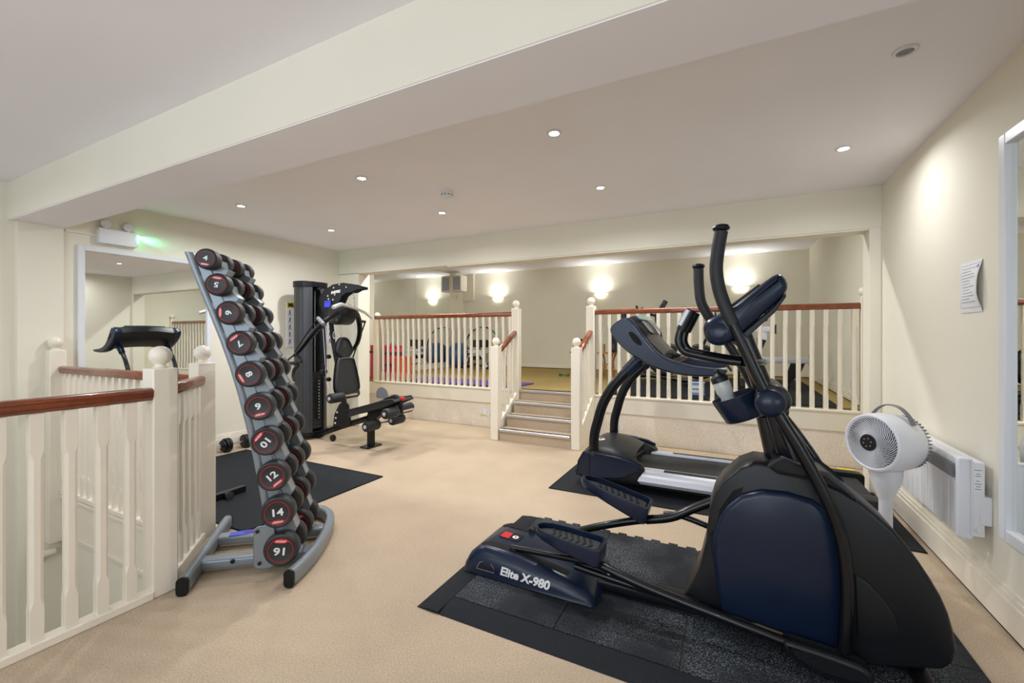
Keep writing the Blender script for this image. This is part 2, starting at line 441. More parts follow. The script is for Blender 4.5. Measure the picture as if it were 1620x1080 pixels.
# one by the camera, along the stairwell
N1 = (-2.49, 1.10); N2 = (-2.94, 1.52); N3 = (-4.895, 1.45)
b1 = thing('stairwell_balustrade', 'nearest balustrade with long mahogany rail at the left edge of the photo', 'balustrade', (-2.46, -.6, 0))
newel(b1, N1[0], N1[1], 0, 1.09, .105, math.radians(0))
handrail(b1, (-2.465, -2.4, RZ), (-2.465, 1.052, RZ), .07, .058)
base_rail(b1, (-2.465, -2.4, 0), (-2.465, 1.05, 0), .065, .035)
me = baluster_mesh(RZ - .058 - .035, .041)
ys = [.969 - .1005 * k for k in range(0, 34)]
put_balusters(b1, [(-2.465, y, .035) for y in ys if y > -1.6], me)
b2 = thing('corner_balustrade', 'short diagonal balustrade between two ball-topped newels beside the dumbbell rack', 'balustrade', (-2.72, 1.3, 0))
newel(b2, N2[0], N2[1], 0, 1.08, .105, 0)
d = (V(N2) - V(N1)).normalized(); a2 = V(N1) + d * .07; e2 = V(N2) - d * .045
handrail(b2, (a2.x, a2.y, RZ), (e2.x, e2.y, RZ), .065, .055)
base_rail(b2, (a2.x, a2.y, 0), (e2.x, e2.y, 0), .06, .035)
me = baluster_mesh(RZ - .055 - .035, .036)
nb = 5
put_balusters(b2, [(a2.x + (e2.x - a2.x) * (k + .7) / (nb + .4), a2.y + (e2.y - a2.y) * (k + .7) / (nb + .4), .035) for k in range(nb)], me, math.atan2(d.y, d.x))
b3 = thing('landing_balustrade', 'balustrade on the far side of the stairwell, in front of the framed mirror', 'balustrade', (-3.9, 1.5, 0))
newel(b3, N3[0], N3[1] - .01, -.42, 1.13, .10, 0)
handrail(b3, (N3[0] + .05, 1.47, RZ), (N2[0] - .053, 1.50, RZ), .062, .055)
base_rail(b3, (N3[0] + .05, 1.48, -.035), (N2[0] - .053, 1.48, -.035), .06, .035)
me = baluster_mesh(RZ - .055, .036)
nb = 18
put_balusters(b3, [(N3[0] + .05 + (N2[0] - N3[0] - .1) * (k + .5) / nb, 1.48, 0) for k in range(nb)], me)
# stub of a wall handrail going down the stairwell
wr = thing('wall_handrail', 'ivory handrail fixed low on the stairwell wall seen through the nearest balusters', 'handrail', (-4.93, 1.2, -.5))
g = G(); g.tube([(-4.90, 1.44, -.50), (-4.90, 1.38, -.50), (-4.90, 1.32, -.50)], .028, 12); finish(g, 'rail', ivory, wr)
for y, z in ((1.37, -.5),):
    g = G(); g.tube([(-4.99, y, z - .07), (-4.93, y, z - .07), (-4.90, y, z - .02)], .010, 8); finish(g, 'bracket', ivory, wr)
# railings along the upper level
for nm, lab, xa, xb, lo in (
    ('platform_balustrade', 'long balustrade on the platform left of the steps, in front of the blue ball', -5.15, -2.52, True),
    ('platform_balustrade', 'long balustrade on the platform right of the steps, behind the treadmill', -1.51, 1.10, False)):
    t = thing(nm, lab, 'balustrade', ((xa + xb) / 2, 5.1, UZ), 'balustrades along the edge of the platform')
    x0 = xa + (.05 if lo is False else 0); x1 = xb - (.05 if lo else 0)
    if lo:
        newel(t, xb, 5.08, .10, 1.60, .10); newel(t, -4.98, 5.10, .515, 1.50, .09)
        x0 = -5.0; x1 = xb - .05
    else:
        newel(t, xa, 5.08, .10, 1.60, .10); newel(t, 1.11, 5.08, .515, 1.60, .07, half=(-.035, .03))
        x0 = xa + .05; x1 = 1.075
    handrail(t, (x0, 5.08, 1.555), (x1, 5.08, 1.555), .065, .058)
    g = G(); g.box(x0 + .003 if lo else x0, x1, 5.035, 5.125, .515, .54); finish(g, 'base_rail', ivory, t, .006)
    me = baluster_mesh(1.555 - .058 - .54, .040, .12, .14)
    n = 24 if lo else 23
    put_balusters(t, [(x0 + (x1 - x0) * (k + .6) / n, 5.08, .54) for k in range(n)], me)
# stair side balustrades
for x, lab in ((-2.52, 'short sloping balustrade on the left side of the carpeted steps'), (-1.51, 'short sloping balustrade on the right side of the carpeted steps')):
    t = thing('stair_balustrade', lab, 'balustrade', (x, 4.75, 0), 'sloping balustrades beside the steps')
    newel(t, x, 4.53, 0, 1.115, .10)
    handrail(t, (x, 4.575, 1.075), (x, 5.03, 1.31), .062, .055)
    g = G(); g.prism([(4.58, 0), (5.05, 0), (5.05, .51), (4.58, .20)], x - .03, x + .03, YZ); finish(g, 'stringer', ivory, t, .004)
    for k in range(4):
        y = 4.64 + k * .105; zb = .20 + (y - 4.58) * .66; zt = 1.075 + (y - 4.575) * .516 - .045
        put_balusters(t, [(x, y, zb - .012)], baluster_mesh(zt - zb + .012, .034, .1, .12), 0)

# ------------------------------------------------------------------ mirrors
def framed_mirror(name, label, plane_x, sgn, y0, y1, z0, z1, fw):
    t = thing(name, label, 'mirror', (plane_x, (y0 + y1) / 2, z0))
    xa, xb = (plane_x, plane_x + sgn * .008)
    g = G(); g.box(min(xa, xb), max(xa, xb), y0 + fw * .5, y1 - fw * .5, z0 + fw * .5, z1 - fw * .5); finish(g, 'mirror_glass', mirror, t)
    a, b = plane_x, plane_x + sgn * .028; a, b = min(a, b), max(a, b)
    for r in ((y0, y0 + fw, z0, z1), (y1 - fw, y1, z0, z1), (y0 + fw, y1 - fw, z0, z0 + fw), (y0 + fw, y1 - fw, z1 - fw, z1)):
        g = G(); g.box(a, b, *r); finish(g, 'frame_member', greywhite, t, .004)
    return t
framed_mirror('framed_mirror', 'tall white-framed mirror on the left wall under the emergency light', LX, 1, 1.585, 2.64, .10, 2.02, .045)
framed_mirror('framed_mirror', 'tall grey-white framed mirror cut by the right edge of the photo', RX, -1, -.2, 2.60, .385, 2.10, .05)
for y0, y1, lab in ((5.70, 6.815, 'frameless wall mirror panel on the platform, left one of the two nearest the pink foam'), (6.82, 8.0, 'frameless wall mirror panel on the platform, the one beside the louvred wall unit')):
    g = G(); g.box(UX, UX + .008, y0, y1, UZ + .12, UCZ - .05)
    tag(finish(g, 'mirror_panel', mirror), lab, 'mirror', 'frameless mirror panels on the platform wall')

# ------------------------------------------------------------------ lights
def downlight(x, y, z, lab, lit=True, w=1.0, grp='recessed ceiling downlights'):
    t = thing('ceiling_downlight', lab, 'light', (x, y, z), grp)
    g = G(); m = M.Translation((x, y, z))
    g.lathe([(.044, -.0005), (.044, -.005), (.038, -.009), (.030, -.008), (.028, -.002), (.028, -.0005)], m, 32)
    finish(g, 'trim_ring', whitepl if lit else greywhite, t)
    g = G(); g.lathe([(.026, -.0035), (.026, -.0015)], m, 24)
    finish(g, 'lamp', lampglow if lit else greypl, t)
    if lit:
        l = bpy.data.lights.new('downlight_beam', 'AREA'); l.shape = 'DISK'; l.size = .06; l.energy = DOWNLIGHT_W * w; l.color = (.95, .965, 1); l.spread = math.radians(165)
        o = bpy.data.objects.new('downlight_beam', l); col.objects.link(o); o.parent = t; o.location = (0, 0, -.014)
DL = [(-.92, 2.35, 'lit downlight nearest the main beam, brightest above the step machine'), (.63, 3.37, 'lit downlight nearest the right wall'),
      (-.93, 3.385, 'lit downlight straight above the treadmill console'), (-2.47, 2.37, 'lit downlight left of the smoke alarm, nearer the main beam'),
      (-2.48, 3.39, 'lit downlight just below the smoke alarm in the photo'), (-4.0, 3.39, 'lit downlight nearest the left end of the header'),
      (-3.98, 2.38, 'lit downlight above the dumbbell rack, leftmost on the ceiling')]
for x, y, lab in DL: downlight(x, y, CZ, lab, w=.55 if x > .5 else (1.15 if x < -3 else 1))
downlight(.643, 2.334, CZ, 'unlit round downlight at the top right of the ceiling', False)
for x, y, lab in ((-.9, -.6, 'unseen added downlight on the near ceiling, behind the camera'), (-2.9, -.6, 'unseen added downlight on the near ceiling, over the stairwell edge'), (-4.2, .2, 'unseen added downlight on the near ceiling, over the stairwell'), (.3, -1.6, 'unseen added downlight on the near ceiling, nearest the added window')): downlight(x, y, CZ, lab, w=.5)  # extra lamps added out of view to light the near side
for i, (x, lab) in enumerate(((-4.73, 'lit half-bowl wall light nearest the louvred unit'), (-2.35, 'lit half-bowl wall light above the right-hand newel of the steps'), (.14, 'lit half-bowl wall light behind the step machine console'))):
    z = 2.085; t = thing('wall_light', lab, 'light', (x, UY, z - .06), 'half-bowl lights on the platform wall')
    pr = [(.02, -.085), (.06, -.078), (.10, -.055), (.125, -.02), (.135, .01), (.135, .016), (.128, .016), (.12, -.015), (.09, -.05), (.03, -.072)]
    g = G(); rs = []
    for r, zz in pr: rs.append(g.ring([(x + r * math.cos(PI + PI * k / 16), UY - .012 - r * .8 * math.sin(PI * k / 16), z + zz) for k in range(17)]))
    g.skin(rs, closed=False)
    finish(g, 'glass_bowl', sconceglow, t)
    g = G(); g.torus(M.Translation((x, UY - .014, z + .016)) @ M.Scale(.8, 4, (0, 1, 0)), .136, .006, 20, 6, PI, 2 * PI); g.box(x - .05, x + .05, UY - .012, UY, z - .05, z + .01)
    finish(g, 'brass_rim', brass, t)
    l = bpy.data.lights.new('wall_light_bulb', 'AREA'); l.shape = 'DISK'; l.size = .16; l.energy = SCONCE_W; l.color = (.97, 1, .96); l.spread = math.radians(170)
    o = bpy.data.objects.new('wall_light_bulb', l); col.objects.link(o); o.parent = t; o.location = (0, -.075, .08); o.rotation_euler = (PI, 0, 0)
for x, lab in ((-4.0, 'added unseen batten light behind the header, left of the steps'), (-.8, 'added unseen batten light behind the header, right of the steps')):  # hidden lamps added to brighten the platform, not known fixtures
    t = thing('added_batten_light', lab, 'light', (x, 5.0, UCZ), 'added batten lights hidden behind the header')
    g = G(); g.box(x - .75, x + .75, 4.96, 5.04, UCZ - .035, UCZ); finish(g, 'body', whitepl, t, .004)
    g = G(); g.box(x - .73, x + .73, 4.975, 5.025, UCZ - .05, UCZ - .035); finish(g, 'tube', sconceglow, t)
    l = bpy.data.lights.new('added_batten_fill', 'AREA'); l.shape = 'RECTANGLE'; l.size = 1.4; l.size_y = .06; l.energy = BATTEN_FILL_W; l.color = (.95, 1, .97)
    o = bpy.data.objects.new('added_batten_fill', l); col.objects.link(o); o.parent = t; o.location = (0, 0, -.055)
# fill light at the added, unseen window behind the camera
l = bpy.data.lights.new('added_window_fill', 'AREA'); l.shape = 'RECTANGLE'; l.size = 4.1; l.size_y = 1.35; l.energy = WINDOW_FILL_W; l.color = (.74, .86, 1)
o = bpy.data.objects.new('added_window_fill', l); col.objects.link(o); o.location = (-1.5, -2.55, 1.55); o.rotation_euler = (math.radians(-90), 0, 0)
o.rotation_euler = (math.radians(90), 0, 0)

# smoke alarm
t = thing('smoke_alarm', 'round white smoke alarm on the ceiling between the downlights', 'smoke alarm', (-2.076, 2.904, CZ))
m = M.Translation((-2.076, 2.904, CZ))
g = G(); g.lathe([(.052, 0), (.054, -.012), (.050, -.020)], m, 32); finish(g, 'base', whitepl, t)
g = G(); g.lathe([(.046, -.020), (.049, -.026), (.046, -.044), (.034, -.052), (.012, -.053)], m, 32); h = finish(g, 'sensor_dome', whitepl, t)
for k in range(10):
    a = k * PI / 5; g = G(); mm = m @ M.Rotation(a, 4, 'Z'); g.box(.044, .0485, -.008, .008, -.040, -.032, mm); finish(g, 'vent_slot', greypl, h)
# emergency twin light
t = thing('emergency_light', 'white twin-head emergency light with a green indicator above the framed mirror', 'emergency light', (LX, 1.845, 2.05))
g = G(); g.box(LX, LX + .06, 1.71, 1.985, 2.055, 2.19); bx = finish(g, 'housing', whitepl, t, .008)
g = G(); g.box(LX + .058, LX + .064, 1.984, 1.992, 2.10, 2.17); finish(g, 'green_indicator', greenled, bx)
l = bpy.data.lights.new('green_glow', 'AREA'); l.size = .03; l.energy = .2; l.color = (.12, 1, .55); l.spread = math.radians(45)
o = bpy.data.objects.new('green_glow', l); col.objects.link(o); o.parent = t; o.location = (.012, .155, .11); o.rotation_euler = (PI / 2, 0, math.radians(16)); 
o.rotation_euler = (V((-.10, 1, -.12))).to_track_quat('-Z', 'Y').to_euler()
for y, dy in ((1.76, -.03), (1.925, .03)):
    g = G(); g.cyl((LX + .03, y, 2.188), (LX + .03, y, 2.21), .012); nk = finish(g, 'lamp_neck', whitepl, t)
    d = V((1, dy * 6, -.35)).normalized(); c = V((LX + .03, y, 2.235))
    m = frame(c - d * .02, V((0, 0, 1)).cross(d), V((0, 0, 1)))
    g = G(); g.lathe([(.012, -.01), (.03, .0), (.038, .03), (.036, .036)], frame(c - d * .02, (0, 1, 0), V((0, 1, 0)).cross(d) * -1), 20); finish(g, 'lamp_head', greywhite, nk)
# conduit
g = G(); g.box(LX, LX + .015, 1.51, 1.71, 2.115, 2.13); tag(finish(g, 'cable_trunking', ivory), 'thin ivory cable trunking running from the pillar to the emergency light', 'trunking')

# sockets on the riser
def socket(x, y, z, lab, face='y', led=True):
    t = thing('wall_socket', lab, 'socket', (x, y, z), 'white double sockets')
    if face == 'y': m = frame((x, y, z), (1, 0, 0), (0, 0, 1))
    else: m = frame((x, y, z), (0, -1, 0), (0, 0, 1))
    g = G(); g.prism(rrect(.146, .086, .006), 0, .010, XY, .003, m=m); p = finish(g, 'face_plate', whitepl, t)
    for sx in (-.036, .036):
        g = G(); g.box(sx - .008, sx + .008, .014, .034, .010, .013, m); finish(g, 'rocker_switch', whitepl, p)
        g = G(); g.box(sx - .003, sx + .003, -.004, .006, .0098, .0105, m); g.box(sx - .014, sx - .008, -.022, -.018, .0098, .0105, m); g.box(sx + .008, sx + .014, -.022, -.018, .0098, .0105, m); finish(g, 'pin_holes', darkgap, p)
    if led:
        g = G(); g.box(-.07, .03, -.041, -.030, .0098, .0108, m); finish(g, 'yellow_label', yellow, p)
p1 = W(767, 652, Y=5.08); p2 = W(976, 674, Y=5.08)
socket(p1.x, 5.08, p1.z, 'white double socket on the carpeted riser left of the steps')
socket(p2.x, 5.08, p2.z, 'white double socket on the carpeted riser behind the treadmill uprights')
p3 = W(1349, 610, X=UR); socket(UR, p3.y, p3.z, 'white socket low on the platform right wall', 'x', False)

# ------------------------------------------------------------------ wall papers
t = thing('notice', 'curling sheet of printed paper taped to the right wall', 'notice', (RX, 2.90, 1.36))
g = G(); N = 12; rs = []
def pz(k): return 1.362 + (1.612 - 1.362) * k / N
for s_ in (0, 1):
    for k in range(N + 1): pass
rows = []
for k in range(N + 1):
    f = k / N; row = []
    for j in range(9):
        h = j / 8; y = 3.008 - .212 * h
        bulge = .006 + .020 * math.sin(PI * f) ** 1 * (h) + .004 * math.sin(f * 9)
        row.append(g.b.verts.new((RX - .002 - bulge * (0.15 + .85 * math.sin(PI * min(f * 1.05, 1))), y, pz(k))))
    rows.append(row)
for a, b in zip(rows, rows[1:]):
    for j in range(8): g.b.faces.new((a[j], a[j + 1], b[j + 1], b[j]))
sh = finish(g, 'sheet', paper, t)
g = G()
def sheet_pt(f, h):
    bulge = .006 + .020 * math.sin(PI * f) * h + .004 * math.sin(f * 9)
    return V((RX - .0028 - bulge * (0.15 + .85 * math.sin(PI * min(f * 1.05, 1))), 3.008 - .212 * h, 1.362 + .25 * f))
def stroke(g, f0, h0, f1, h1, w):
    n = 6; a = []; b = []
    for k in range(n + 1):
        f = f0 + (f1 - f0) * k / n; h = h0 + (h1 - h0) * k / n
        if abs(h1 - h0) > abs(f1 - f0): a.append(g.b.verts.new(sheet_pt(f - w, h))); b.append(g.b.verts.new(sheet_pt(f + w, h)))
        else: a.append(g.b.verts.new(sheet_pt(f, h - w))); b.append(g.b.verts.new(sheet_pt(f, h + w)))
    for k in range(n): g.b.faces.new((a[k], a[k + 1], b[k + 1], b[k]))
for f in (.93, .09): stroke(g, f, .08, f, .97, .004)
for h in (.08, .95): stroke(g, .09, h, .93, h, .004)
for i in range(12):
    f = .86 - i * .06
    stroke(g, f, .15, f, random.choice((.6, .8, .85)), .006)
g.b.faces.new([g.b.verts.new(sheet_pt(a, b)) for a, b in ((.84, .83), (.84, .92), (.9, .92), (.9, .83))])
finish(g, 'printed_lines', inkgrey, sh)
# exercise chart behind the tower
t = thing('exercise_chart', 'exercise chart with figures in a column, half hidden behind the gym tower', 'poster', (LX, 3.9, 1.1))
g = G(); g.box(LX, LX + .008, 3.52, 4.26, 1.10, 1.66); pn = finish(g, 'board', paper, t)
g = G(); g.box(LX + .008, LX + .009, 3.52, 4.26, 1.595, 1.66); finish(g, 'yellow_header', yellow, pn)
text('MUSCLE', .070, frame((LX + .0095, 3.665, 1.625), (0, 1, 0), (0, 0, 1)), black, pn, bold=.003)
rf = random.Random(3)
for r in range(5):
    for c in range(7):
        y = 3.56 + c * .10; z = 1.53 - r * .09
        g = G(); x = LX + .0085; m = frame((x, y, z), (0, 1, 0), (0, 0, 1))
        lean = rf.uniform(-.5, .5)
        g.prism(circ(.007, 8, .012 * lean, .028), 0, .0006, XY, m=m)
        g.prism([(-.008, -.002), (.006, -.004), (.010 + .01 * lean, .020), (-.004 + .01 * lean, .022)], 0, .0006, XY, m=m)
        g.prism([(-.008, -.002), (-.001, -.002), (-.012 - .01 * lean, -.034), (-.018 - .01 * lean, -.034)], 0, .0006, XY, m=m)
        g.prism([(.0, -.002), (.006, -.002), (.018, -.03), (.011, -.033)], 0, .0006, XY, m=m)
        finish(g, 'figure', black, pn)

# ------------------------------------------------------------------ dumbbell rack (local frame: a = to the right, b = away from the camera)
RKM = M.Rotation(math.atan2(.64, .768), 4, 'Z')      # (a, b, z) -> world
RACK0 = RKM @ V((-.80, 2.75, 0))
def ab(p): return RKM.inverted() @ V(p)
DBPX = [(4, 321, 407, 0), (5, 338.4, 448.4, 1), (6, 357, 494, 2), (7, 374.7, 543, 3), (8, 390, 592.8, 4), (9, 405.5, 645, 5), (10, 417, 700.8, 6), (12, 427.5, 757, 7), (14, 435.5, 815, 8), (16, 441, 875, 9)]
DBP = []
for kg, u, v, i in DBPX:
    p = ab(W(u, v, B=2.385)); DBP.append((kg, p.x, p.z))
rack = thing('dumbbell_rack', 'tall leaning grey metal rack holding ten tiers of black dumbbells', 'dumbbell rack', (RACK0.x, RACK0.y, 0), rz=math.atan2(.64, .768))
SPL = [ab(W(u, v, B=2.465)) for u, v in [(289, 397), (313, 458), (338, 518), (358, 571), (375.5, 629), (389, 682), (400, 731), (411, 789), (421, 850), (424, 885)]]
def spine_a(z):
    for p, q in zip(SPL, SPL[1:]):
        if z >= q.z: return .033 + q.x + (p.x - q.x) * (z - q.z) / (p.z - q.z)
    return .033 + SPL[-1].x
def rk(g): return g.xf(RKM)
# spine: a leaning box with a rolled left edge
for b0, b1 in ((2.475, 2.57), (2.785, 2.875)):
    g = G(); pr = []
    rs = []
    for z in [.06 + (1.655 - .06) * i / 11 for i in range(12)]:
        a = spine_a(z); w = .06
        rs.append(g.ring([(a, b0, z), (a + w, b0, z), (a + w, b1, z), (a, b1, z)]))
    g.skin(rs); rk(g); finish(g, 'upright_plate', steelgrey, rack, .004)
g = G(); rs = []
for z in [.06 + (1.668 - .06) * i / 11 for i in range(12)]:
    a = spine_a(z)
    rs.append(g.ring([(a - .012 + x, 2.675 + y, z) for x, y in rrect(.042, .42, .019, 3)]))
g.skin(rs); rk(g); finish(g, 'leaning_spine', steelgrey, rack)
# cradles: two per tier
for kg, a, z in DBP:
    zi = [q[2] for q in DBP]; k = zi.index(z)
    dz = (z - zi[k + 1]) if k < 9 else .13
    for b0, b1 in ((2.478, 2.566), (2.788, 2.872)):
        g = G(); s0 = spine_a(z) + .045
        lo = z - dz + .045
        pts = [(s0, z + .02), (a - .028, z + .012), (a - .018, z - .012), (a, z - .019), (a + .020, z - .012), (a + .030, z + .006), (a + .042, z + .004), (a + .048, z - .03), (a + .048 + .03, lo + .035), (a + .064, lo + .006), (a + .045, lo), (s0 + .02, lo)]
        g.prism(pts, b0, b1, XZ, .003); rk(g); finish(g, 'cradle', steelgrey, rack)
# feet
def foot(pts, w=.05, h=.085, caps=True):
    pts = cr(pts, 6) if len(pts) > 2 else [tuple(p) for p in pts]
    g = G(); rs = []
    for i, p in enumerate(pts):
        t = (V(pts[min(i + 1, len(pts) - 1)]) - V(pts[max(i - 1, 0)])).normalized(); s_ = V((t.y, -t.x, 0))
        rs.append(g.ring([V(p) + s_ * x + V((0, 0, y)) for x, y in rrect(w, h, .02, 3)]))
    g.skin(rs); rk(g); f = finish(g, 'foot', steelgrey, rack)
    for e, q in ((pts[0], pts[1]), (pts[-1], pts[-2])):
        t = (V(e) - V(q)).normalized(); s_ = V((t.y, -t.x, 0)); g = G()
        g.skin([g.ring([V(e) + t * k + s_ * x + V((0, 0, y)) for x, y in rrect(w + .003, h + .003, .021, 3)]) for k in (-.004, .008)]); rk(g)
        c = finish(g, 'end_cap', black, f)
foot([(-1.08, 2.365, .046), (-1.17, 3.12, .046)])
foot([(-.60, 2.325, .046), (-.545, 2.52, .046), (-.52, 2.75, .046), (-.53, 3.0, .046), (-.60, 3.14, .046), (-.70, 3.18, .046), (-.80, 3.18, .046)])
for b in (2.58, 2.86):
    g = G(); g.prism(rrect(.075, .05, .012, 3, b, .048), -1.13, -.545, YZ); rk(g); finish(g, 'cross_bar', steelgrey, rack)
g = G(); g.prism(rrect(.10, .22, .03, 4, -.755, .155), 2.455, 2.468, XZ, .002); rk(g); gp = finish(g, 'gusset_plate', steelgrey, rack)
for a, z in ((-.785, .24), (-.775, .075)):
    g = G(); g.lathe([(.009, 0), (.009, .006), (.004, .008)], frame(RKM @ V((a, 2.455, z)), RKM.to_3x3() @ V((1, 0, 0)), V((0, 0, 1))), 10); finish(g, 'bolt', black, gp)
for a in (-.98, -.94):
    pass
g = G(); g.lathe([(.011, 0), (.011, .006), (.005, .009)], frame(RKM @ V((-.93, 2.542, .06)), RKM.to_3x3() @ V((1, 0, 0)), V((0, 0, 1))), 10); finish(g, 'bolt', black, rack)

# dumbbells
ANG = [-8, 172, -92, -140, -60, 12, -130, 38, 5, 175]      # clock turn of the printed face
def make_dumbbell(kg, rad, label, group, turn):
    """built along its own Y axis, centre of the handle at the origin"""
    t = thing('dumbbell', label, 'dumbbell', (0, 0, 0), group)
    g = G(); g.tube([(0, -.07, 0), (0, -.04, 0), (0, 0, 0), (0, .04, 0), (0, .07, 0)], [.013, .0145, .0165, .0145, .013], 14); finish(g, 'handle', chrome, t)
    for sg in (-1, 1):
        m = frame((0, sg * .075, 0), (1, 0, 0) if sg < 0 else (-1, 0, 0), (0, 0, 1))   # local z points outward
        hw = .034
        g = G(); g.lathe([(rad * .35, -hw), (rad * .82, -hw), (rad * .96, -hw + .006), (rad, -hw + .014), (rad, hw - .016), (rad * .95, hw - .005), (rad * .84, hw), (rad * .80, hw - .0015)], m, 40)
        hd = finish(g, 'head', vinyl, t)
        g = G(); g.torus(m @ M.Translation((0, 0, hw - .0008)), rad * .705, rad * .018, 40, 6); finish(g, 'red_ring', red, hd)
        mt = m @ M.Rotation(math.radians(turn), 4, 'Z')
        a = [(.69 * rad * math.cos(q), .69 * rad * math.sin(q)) for q in [math.radians(-90 + d) for d in range(-42, 43, 6)]]
        b = [(.95 * rad * math.sin(math.radians(d)) * 1.0, -.46 * rad - (.1 * rad) * math.cos(math.radians(d * 2.1)) * 0) for d in range(28, -29, -14)]
        b = [(x * .92, -.62 * rad + .20 * rad * math.cos(x / rad * 2.1)) for x, y in b]
        g = G(); g.prism(a + b, hw - .001, hw + .0012, XY, m=mt); finish(g, 'red_crescent', red, hd)
        text(str(kg), rad * .62, mt @ M.Translation((0, .02 * rad, hw + .001)), whiteprint, hd, 'number', bold=rad * .018, sx=1.25)
        text('JORDAN', rad * .15, mt @ M.Translation((0, -.56 * rad, hw + .0018)), whiteprint, hd, 'lettering', bold=.0004, shear=.3)
    return t
WORD = {4: 'four', 5: 'five', 6: 'six', 7: 'seven', 8: 'eight', 9: 'nine', 10: 'ten', 12: 'twelve', 14: 'fourteen', 16: 'sixteen'}
TIER = dict(zip(WORD, ('topmost', 'second from top', 'third from top', 'fourth from top', 'fifth from top', 'fifth from bottom', 'fourth from bottom', 'third from bottom', 'second from bottom', 'lowest')))
for (kg, a, z), turn in zip(DBP, ANG):
    rad = {4: .052, 5: .057, 6: .061, 7: .064, 8: .067, 9: .071, 10: .074, 12: .077, 14: .082, 16: .085}[kg]
    f = make_dumbbell(kg, rad, 'front dumbbell on the %s tier, its face marked %s' % (TIER[kg], WORD[kg]), 'dumbbells on the rack', turn)
    place = lambda b: M.Translation(RKM @ V((a, b, z))) @ RKM
    f.matrix_world = place(2.522)
    s = dup(f); s['label'] = 'rear dumbbell on the %s tier, behind the one marked %s' % (TIER[kg], WORD[kg])
    s.matrix_world = place(2.830)
# leaflet and small bottle at the rack foot
t = RKM @ V((-.985, 2.86, .0745))
g = G(); g.prism(rrect(.15, .055, .004), 0, .0012, XY, m=M.Translation(t) @ RKM @ M.Rotation(.12, 4, 'Z')); lf = tag(finish(g, 'leaflet', blueprint), 'blue and violet printed leaflet lying on the rear cross bar of the rack', 'leaflet')
g = G(); g.prism(rrect(.06, .03, .002, 3, .03, 0), .0012, .002, XY, m=M.Translation(t) @ RKM @ M.Rotation(.12, 4, 'Z')); finish(g, 'violet_panel', purple, lf)

# ------------------------------------------------------------------ mats
def jig(p0, p1, out, n, amp=.022):
    """edge with interlocking teeth from p0 to p1; out = outward normal"""
    o = []; p0, p1 = V(p0), V(p1); d = (p1 - p0) / n; o_ = V(out)
    for k in range(n):
        a = p0 + d * k
        o += [a + d * .18, a + d * .10 + o_ * amp, a + d * .62 + o_ * amp, a + d * .54]
    return [(q.x, q.y) for q in o]
em = thing('interlocking_mat', 'black interlocking rubber tile mat under the big step machine', 'mat', (-.16, 2.15, 0))
ex0, ey0, ts = -1.17, 1.70, .5
for i in range(4):
    for j in range(2):
        x0 = ex0 + i * ts; y0 = ey0 + j * ts; y1 = y0 + ts - .004; x1 = min(x0 + ts - .004, .935)
        pts = [(x0, y0), (x1, y0), (x1, y1)]
        if j == 1: pts += jig((x1, y1), (x0, y1), (0, 1), 5)
        pts += [(x0, y1)]
        g = G(); g.prism(pts, .001, .0125, XY); finish(g, 'tile', worn, em)
g = G()   # bevelled border strips
g.prism([(1.57, .001), (1.695, .001), (1.695, .0125), (1.64, .0125), (1.575, .004)], -1.17, .96, YZ); finish(g, 'border_strip', rubber, em)
g = G(); g.prism([(-1.29, .001), (-1.172, .001), (-1.172, .0125), (-1.22, .0125), (-1.285, .004)], 1.57, 2.69, XZ); finish(g, 'border_strip', rubber, em)
g = G()
for i in range(1, 4):
    x0 = ex0 + i * ts - .002
    for k in range(11):
        y = 1.72 + k * .09
        if y < 2.62: g.box(x0 - .012, x0 + .012, y, y + .0035, .0115, .0135); g.box(x0 + (-.012 if k % 2 else .009), x0 + (-.009 if k % 2 else .012), y, y + .09, .0115, .0135)
o = finish(g, 'joint_line', darkgrey, em); o['kind'] = 'stuff'
g = G(); g.prism([(-1.33, 3.27), (1.0, 3.27), (1.0, 4.40), (-1.33, 4.40)], .001, .0085, XY, .003)
tag(finish(g, 'treadmill_mat', rubber), 'thin black rubber mat under the treadmill', 'mat')
g = G(); g.prism([(-4.70, 1.66), (-2.745, 1.66), (-2.735, 2.87), (-4.70, 2.87)], .001, .0105, XY, .003)
tag(finish(g, 'floor_mat', rubber), 'large black rubber mat behind the dumbbell rack', 'mat')

# ------------------------------------------------------------------ elliptical
el = thing('elliptical_trainer', 'large blue-black elliptical step machine in the right foreground', 'exercise machine', (-.2, 2.1, .0125))
ZB = .0135
# rear housing
def rear(z_k, y0, y1):
    pass
top = [(-1.27, .02), (-1.262, .055), (-1.235, .105), (-1.19, .142), (-1.14, .155), (-.95, .145), (-.72, .105), (-.585, .075), (-.555, .02)]
secs = []
for y, k, dx in ((1.905, .30, .0), (1.915, .62, 0), (1.935, .93, .0), (1.96, 1.0, .0), (2.24, 1.0, 0), (2.265, .93, 0), (2.285, .62, 0), (2.295, .3, 0)):
    secs.append([(x + (.03 * (1 - k) if x < -1.1 else 0) - (.02 * (1 - k) if x > -.7 else 0), y, ZB + (z - .02) * k + .002) for x, z in top])
g = G(); g.loft(secs); rh = finish(g, 'rear_housing', navy, el, 0, 50)
def topz(x):
    for (xa, za), (xb, zb) in zip(top[3:], top[4:]):
        if xa <= x <= xb: return ZB + .002 + (za + (zb - za) * (x - xa) / (xb - xa)) - .02
    return ZB + .1
def side_y(x, z):
    k = max(0, (z - ZB - .002)) / max(topz(x) - ZB - .002, .01)
    for (ka, ya), (kb, yb) in zip([(0, 1.905), (.30, 1.905), (.62, 1.915), (.93, 1.935), (1, 1.96)], [(.30, 1.905), (.62, 1.915), (.93, 1.935), (1, 1.96), (9, 1.96)]):
        if k <= kb: return ya + (yb - ya) * (k - ka) / (kb - ka)
    return 1.96
